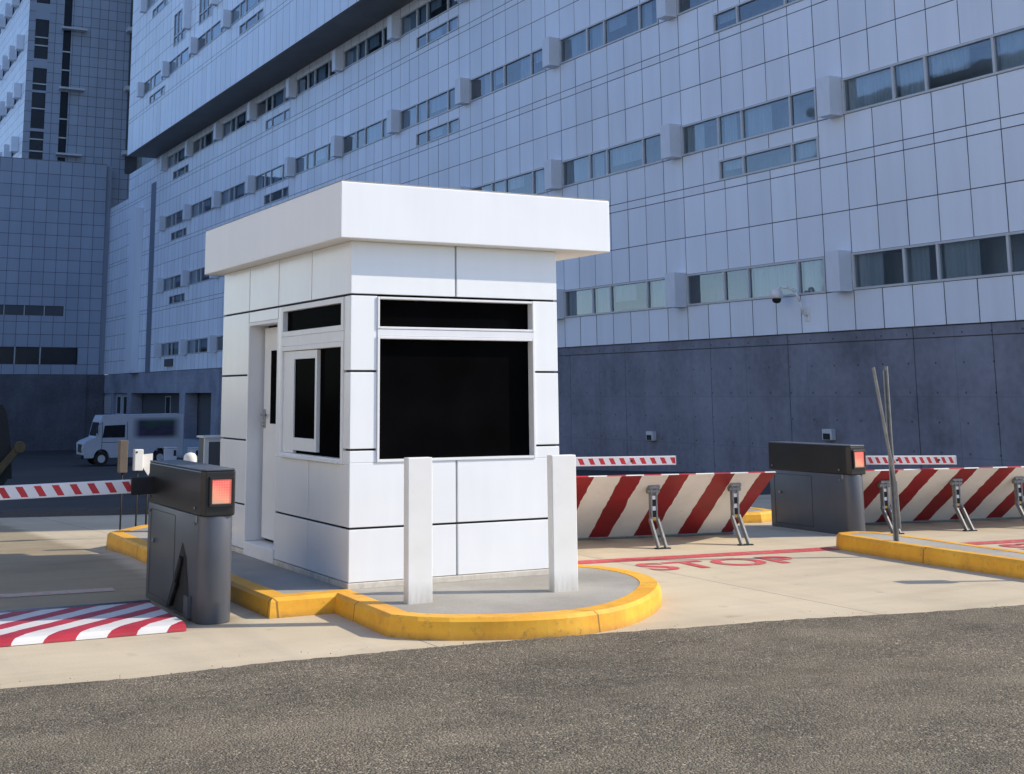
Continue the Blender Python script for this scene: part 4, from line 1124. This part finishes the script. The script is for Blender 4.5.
g = MB(); g.box((usL[0]-TB.x, YB-0.12-TB.y, -3.4-TB.z), (22.6-TB.x, YB+0.25-TB.y, 3.08-TB.z)); g.box((22.602-TB.x, YB+0.04-TB.y, -3.4-TB.z), (24.03-TB.x, YB+0.34-TB.y, 3.11-TB.z)); g.build('concrete_base', M['conc_dark'], tow)

g = MB(); g.box((23.0-TB.x, YB+0.35-TB.y, -3.3-TB.z), (24.035-TB.x, YT-0.01-TB.y, 20.3-TB.z)); g.build('recess_wall', M['clad_dim'], tow)

# ------------------------------------------------------------------ delivery van
VX, VY = 15.70, 74.6
van = tag(empty('delivery_van', (VX, VY, gz(VY))), 'white step van with dark blurred side graphic parked by the loading dock', 'van')
Wd = 2.1
def side_prism(m, prof, y0, y1, mi=0):
    k = len(prof)
    m.face([(p[0], y0, p[1]) for p in prof], mi); m.face([(p[0], y1, p[1]) for p in reversed(prof)], mi)
    for i in range(k):
        a, b = prof[i], prof[(i+1) % k]
        m.face([(b[0], y0, b[1]), (a[0], y0, a[1]), (a[0], y1, a[1]), (b[0], y1, b[1])], mi)
def arch(cx, r, n=9): return [(cx + r*math.cos(R(180-180*i/n)), 0.50 + r*math.sin(R(180-180*i/n))) for i in range(n+1)]
g = MB()
prof = [(-0.05, 0.45), (-0.10, 1.25), (0.05, 1.38), (0.62, 1.60), (0.84, 2.55), (0.97, 2.84), (5.90, 2.90), (5.90, 0.45)] + [(4.95, 0.5)] + arch(4.5, 0.45)[::-1] + [(4.0, 0.45), (1.45, 0.45)] + arch(0.97, 0.45)[::-1] + [(0.45, 0.45)]
side_prism(g, prof[::-1], 0.0, Wd)
g.build('body', M['vanwhite'], van, bevel=0.03)
g = MB(); side_prism(g, [(0.98, 1.58), (1.10, 2.26), (2.32, 2.30), (2.32, 1.58)][::-1], -0.012, -0.002); g.build('side_window', M['darkglass'], van)
g = MB(); g.face([(0.622, 0.15, 1.68), (0.622, Wd-0.15, 1.68), (0.80, Wd-0.15, 2.44), (0.80, 0.15, 2.44)][::-1]); g.build('windscreen', M['darkglass'], van)
g = MB(); g.box((2.70, -0.010, 1.42), (5.75, -0.002, 2.74)); g.build('side_graphic', M['graphic'], van)
g = MB()
for xx in (0.95, 2.45): g.box((xx, -0.004, 0.55 if xx > 1 else 0.98), (xx+0.03, -0.001, 2.5))
g.box((0.9801, -0.004, 1.30), (2.4499, -0.001, 1.33)); g.build('door_seam', M['black'], van)
g = MB(); g.box((-0.22, 0.05, 0.42), (-0.06, Wd-0.05, 0.62)); g.build('bumper', M['black'], van, bevel=0.02)
g = MB(); g.box((-0.125, 0.6, 0.75), (-0.09, Wd-0.6, 1.2)); g.build('grille', M['black'], van)
for yy in (0.25, Wd-0.45):
    g = MB(); g.box((-0.135, yy, 0.85), (-0.085, yy+0.22, 1.05)); g.build('headlight', M['frame'], van)
g = MB(); g.tube([(0.75, -0.02, 1.75), (0.60, -0.28, 1.9), (0.60, -0.28, 2.3), (0.90, -0.02, 2.4)], 0.018, 6); g.box((0.55, -0.36, 1.85), (0.63, -0.20, 2.25)); g.build('mirror', M['black'], van)
for cx in (0.97, 4.5):
    for y0 in (-0.01, Wd-0.27):
        g = MB(); g.cyl((cx, y0, 0.40), (cx, y0+0.28, 0.40), 0.40, seg=24); wh = g.build('wheel', M['black'], van)
        g = MB(); g.cyl((cx, y0-0.012 if y0 < 0.5 else y0+0.281, 0.40), (cx, y0+0.02 if y0 < 0.5 else y0+0.292, 0.40), 0.22, seg=18); g.build('rim', M['frame'], wh)

van.scale = (0.93, 0.95, 0.97)
# pale bins near the van, dark machine at the left picture edge
def bin_(x, y, w, h, label):
    t = tag(empty('storage_bin', (x, y, gz(y))), label, 'bin')
    g = MB(); g.prism([(-w/2, -w/2), (w/2, -w/2), (w/2, w/2), (-w/2, w/2)], 0, h, taper=-0.06); g.build('tub', M['bluewhite'], t, bevel=0.03)
    g = MB(); g.box((-w*0.56, -w*0.56, h+0.001), (w*0.56, w*0.56, h+0.05)); g.build('lid', M['bluewhite'], t, bevel=0.02)
    g = MB(); g.box((w*0.18, -w*0.56-0.012, h*0.75), (w*0.42, -w*0.56-0.002, h*0.95)); g.build('mark', M['black'], t)
bin_(12.35, 45.0, 0.36, 0.95, 'pale blue storage bin in front of the white van, further left')
bin_(13.15, 45.0, 0.30, 0.92, 'pale blue storage bin beside the booth, further right')
t = tag(empty('loader_machine', (5.2, 38.0, gz(38))), 'dark machine with an olive angled arm, cut off by the left picture edge', 'machine')
g = MB(); side_prism(g, [(-2.0, 0.25), (0.85, 0.25), (0.80, 1.0), (0.62, 2.05), (0.50, 2.25), (-2.0, 2.25)], 0.0, 1.4); g.build('body', M['black'], t, bevel=0.05)
g = MB(); g.box((-0.5, -0.28, 0.30), (-0.32, -0.06, 0.48)); slat(g, (0.15, -0.18, 0.10), (0.98, -0.18, 1.12), 0.16, 0.20); g.cyl((0.98, -0.30, 1.10), (0.98, -0.06, 1.10), 0.16, seg=16); g.build('arm', M['olive'], t, bevel=0.02)
for cx in (-1.3, 0.35):
    g = MB(); g.cyl((cx, -0.05, 0.42), (cx, 1.45, 0.42), 0.42, seg=24); g.build('wheel', M['black'], t)

# ------------------------------------------------------------------ light
el, az = 34.0, 112.5
w = bpy.data.worlds.new('World'); scene.world = w; w.use_nodes = True
nt = w.node_tree
sky = nt.nodes.new('ShaderNodeTexSky'); sky.sky_type = 'NISHITA'; sky.sun_disc = False
sky.sun_elevation = R(el); sky.sun_rotation = R(az); sky.altitude = 50; sky.air_density = 1.0; sky.dust_density = 0.6; sky.ozone_density = 1.3
tint = nt.nodes.new('ShaderNodeMix'); tint.data_type = 'RGBA'; tint.blend_type = 'MULTIPLY'; tint.inputs[0].default_value = 1.0
nt.links.new(sky.outputs[0], tint.inputs[6]); tint.inputs[7].default_value = (1.19, 1.31, 1.62, 1)
nt.links.new(tint.outputs[2], nt.nodes['Background'].inputs[0]); nt.nodes['Background'].inputs[1].default_value = 0.15
sd = bpy.data.lights.new('sun', 'SUN'); sd.energy = 5.0; sd.angle = R(0.53); sd.color = (1.0, 0.905, 0.755)
so = bpy.data.objects.new('sun', sd); COL.objects.link(so)
to_sun = Vector((math.sin(R(az))*math.cos(R(el)), math.cos(R(az))*math.cos(R(el)), math.sin(R(el))))
so.rotation_euler = to_sun.to_track_quat('Z', 'Y').to_euler(); so.location = (30, -20, 40)

# ------------------------------------------------------------------ camera
cd = bpy.data.cameras.new('camera'); co = bpy.data.objects.new('camera', cd); COL.objects.link(co); scene.camera = co
f_, px_, py_, yaw, pit, rol = 1303.226, 444.0685, 167.4351, 0.4711238, 0.1709851, -0.0028817
Fv = Vector((math.sin(yaw)*math.cos(pit), math.cos(yaw)*math.cos(pit), math.sin(pit)))
rv = Vector((math.cos(yaw), -math.sin(yaw), 0)); uv = rv.cross(Fv)
r2 = rv*math.cos(rol) + uv*math.sin(rol); u2 = -rv*math.sin(rol) + uv*math.cos(rol)
co.matrix_world = Matrix(((r2.x, u2.x, -Fv.x, 0), (r2.y, u2.y, -Fv.y, 0), (r2.z, u2.z, -Fv.z, 1.6), (0, 0, 0, 1)))
cd.sensor_width = 36; cd.sensor_fit = 'HORIZONTAL'; cd.lens = f_*36/1024
cd.shift_x = (512-px_)/1024; cd.shift_y = -(387-py_)/1024
cd.clip_start = 0.05; cd.clip_end = 3000
scene.render.resolution_x = 1024; scene.render.resolution_y = 774
scene.view_settings.view_transform = 'Standard'; scene.view_settings.look = 'None'; scene.view_settings.exposure = 0
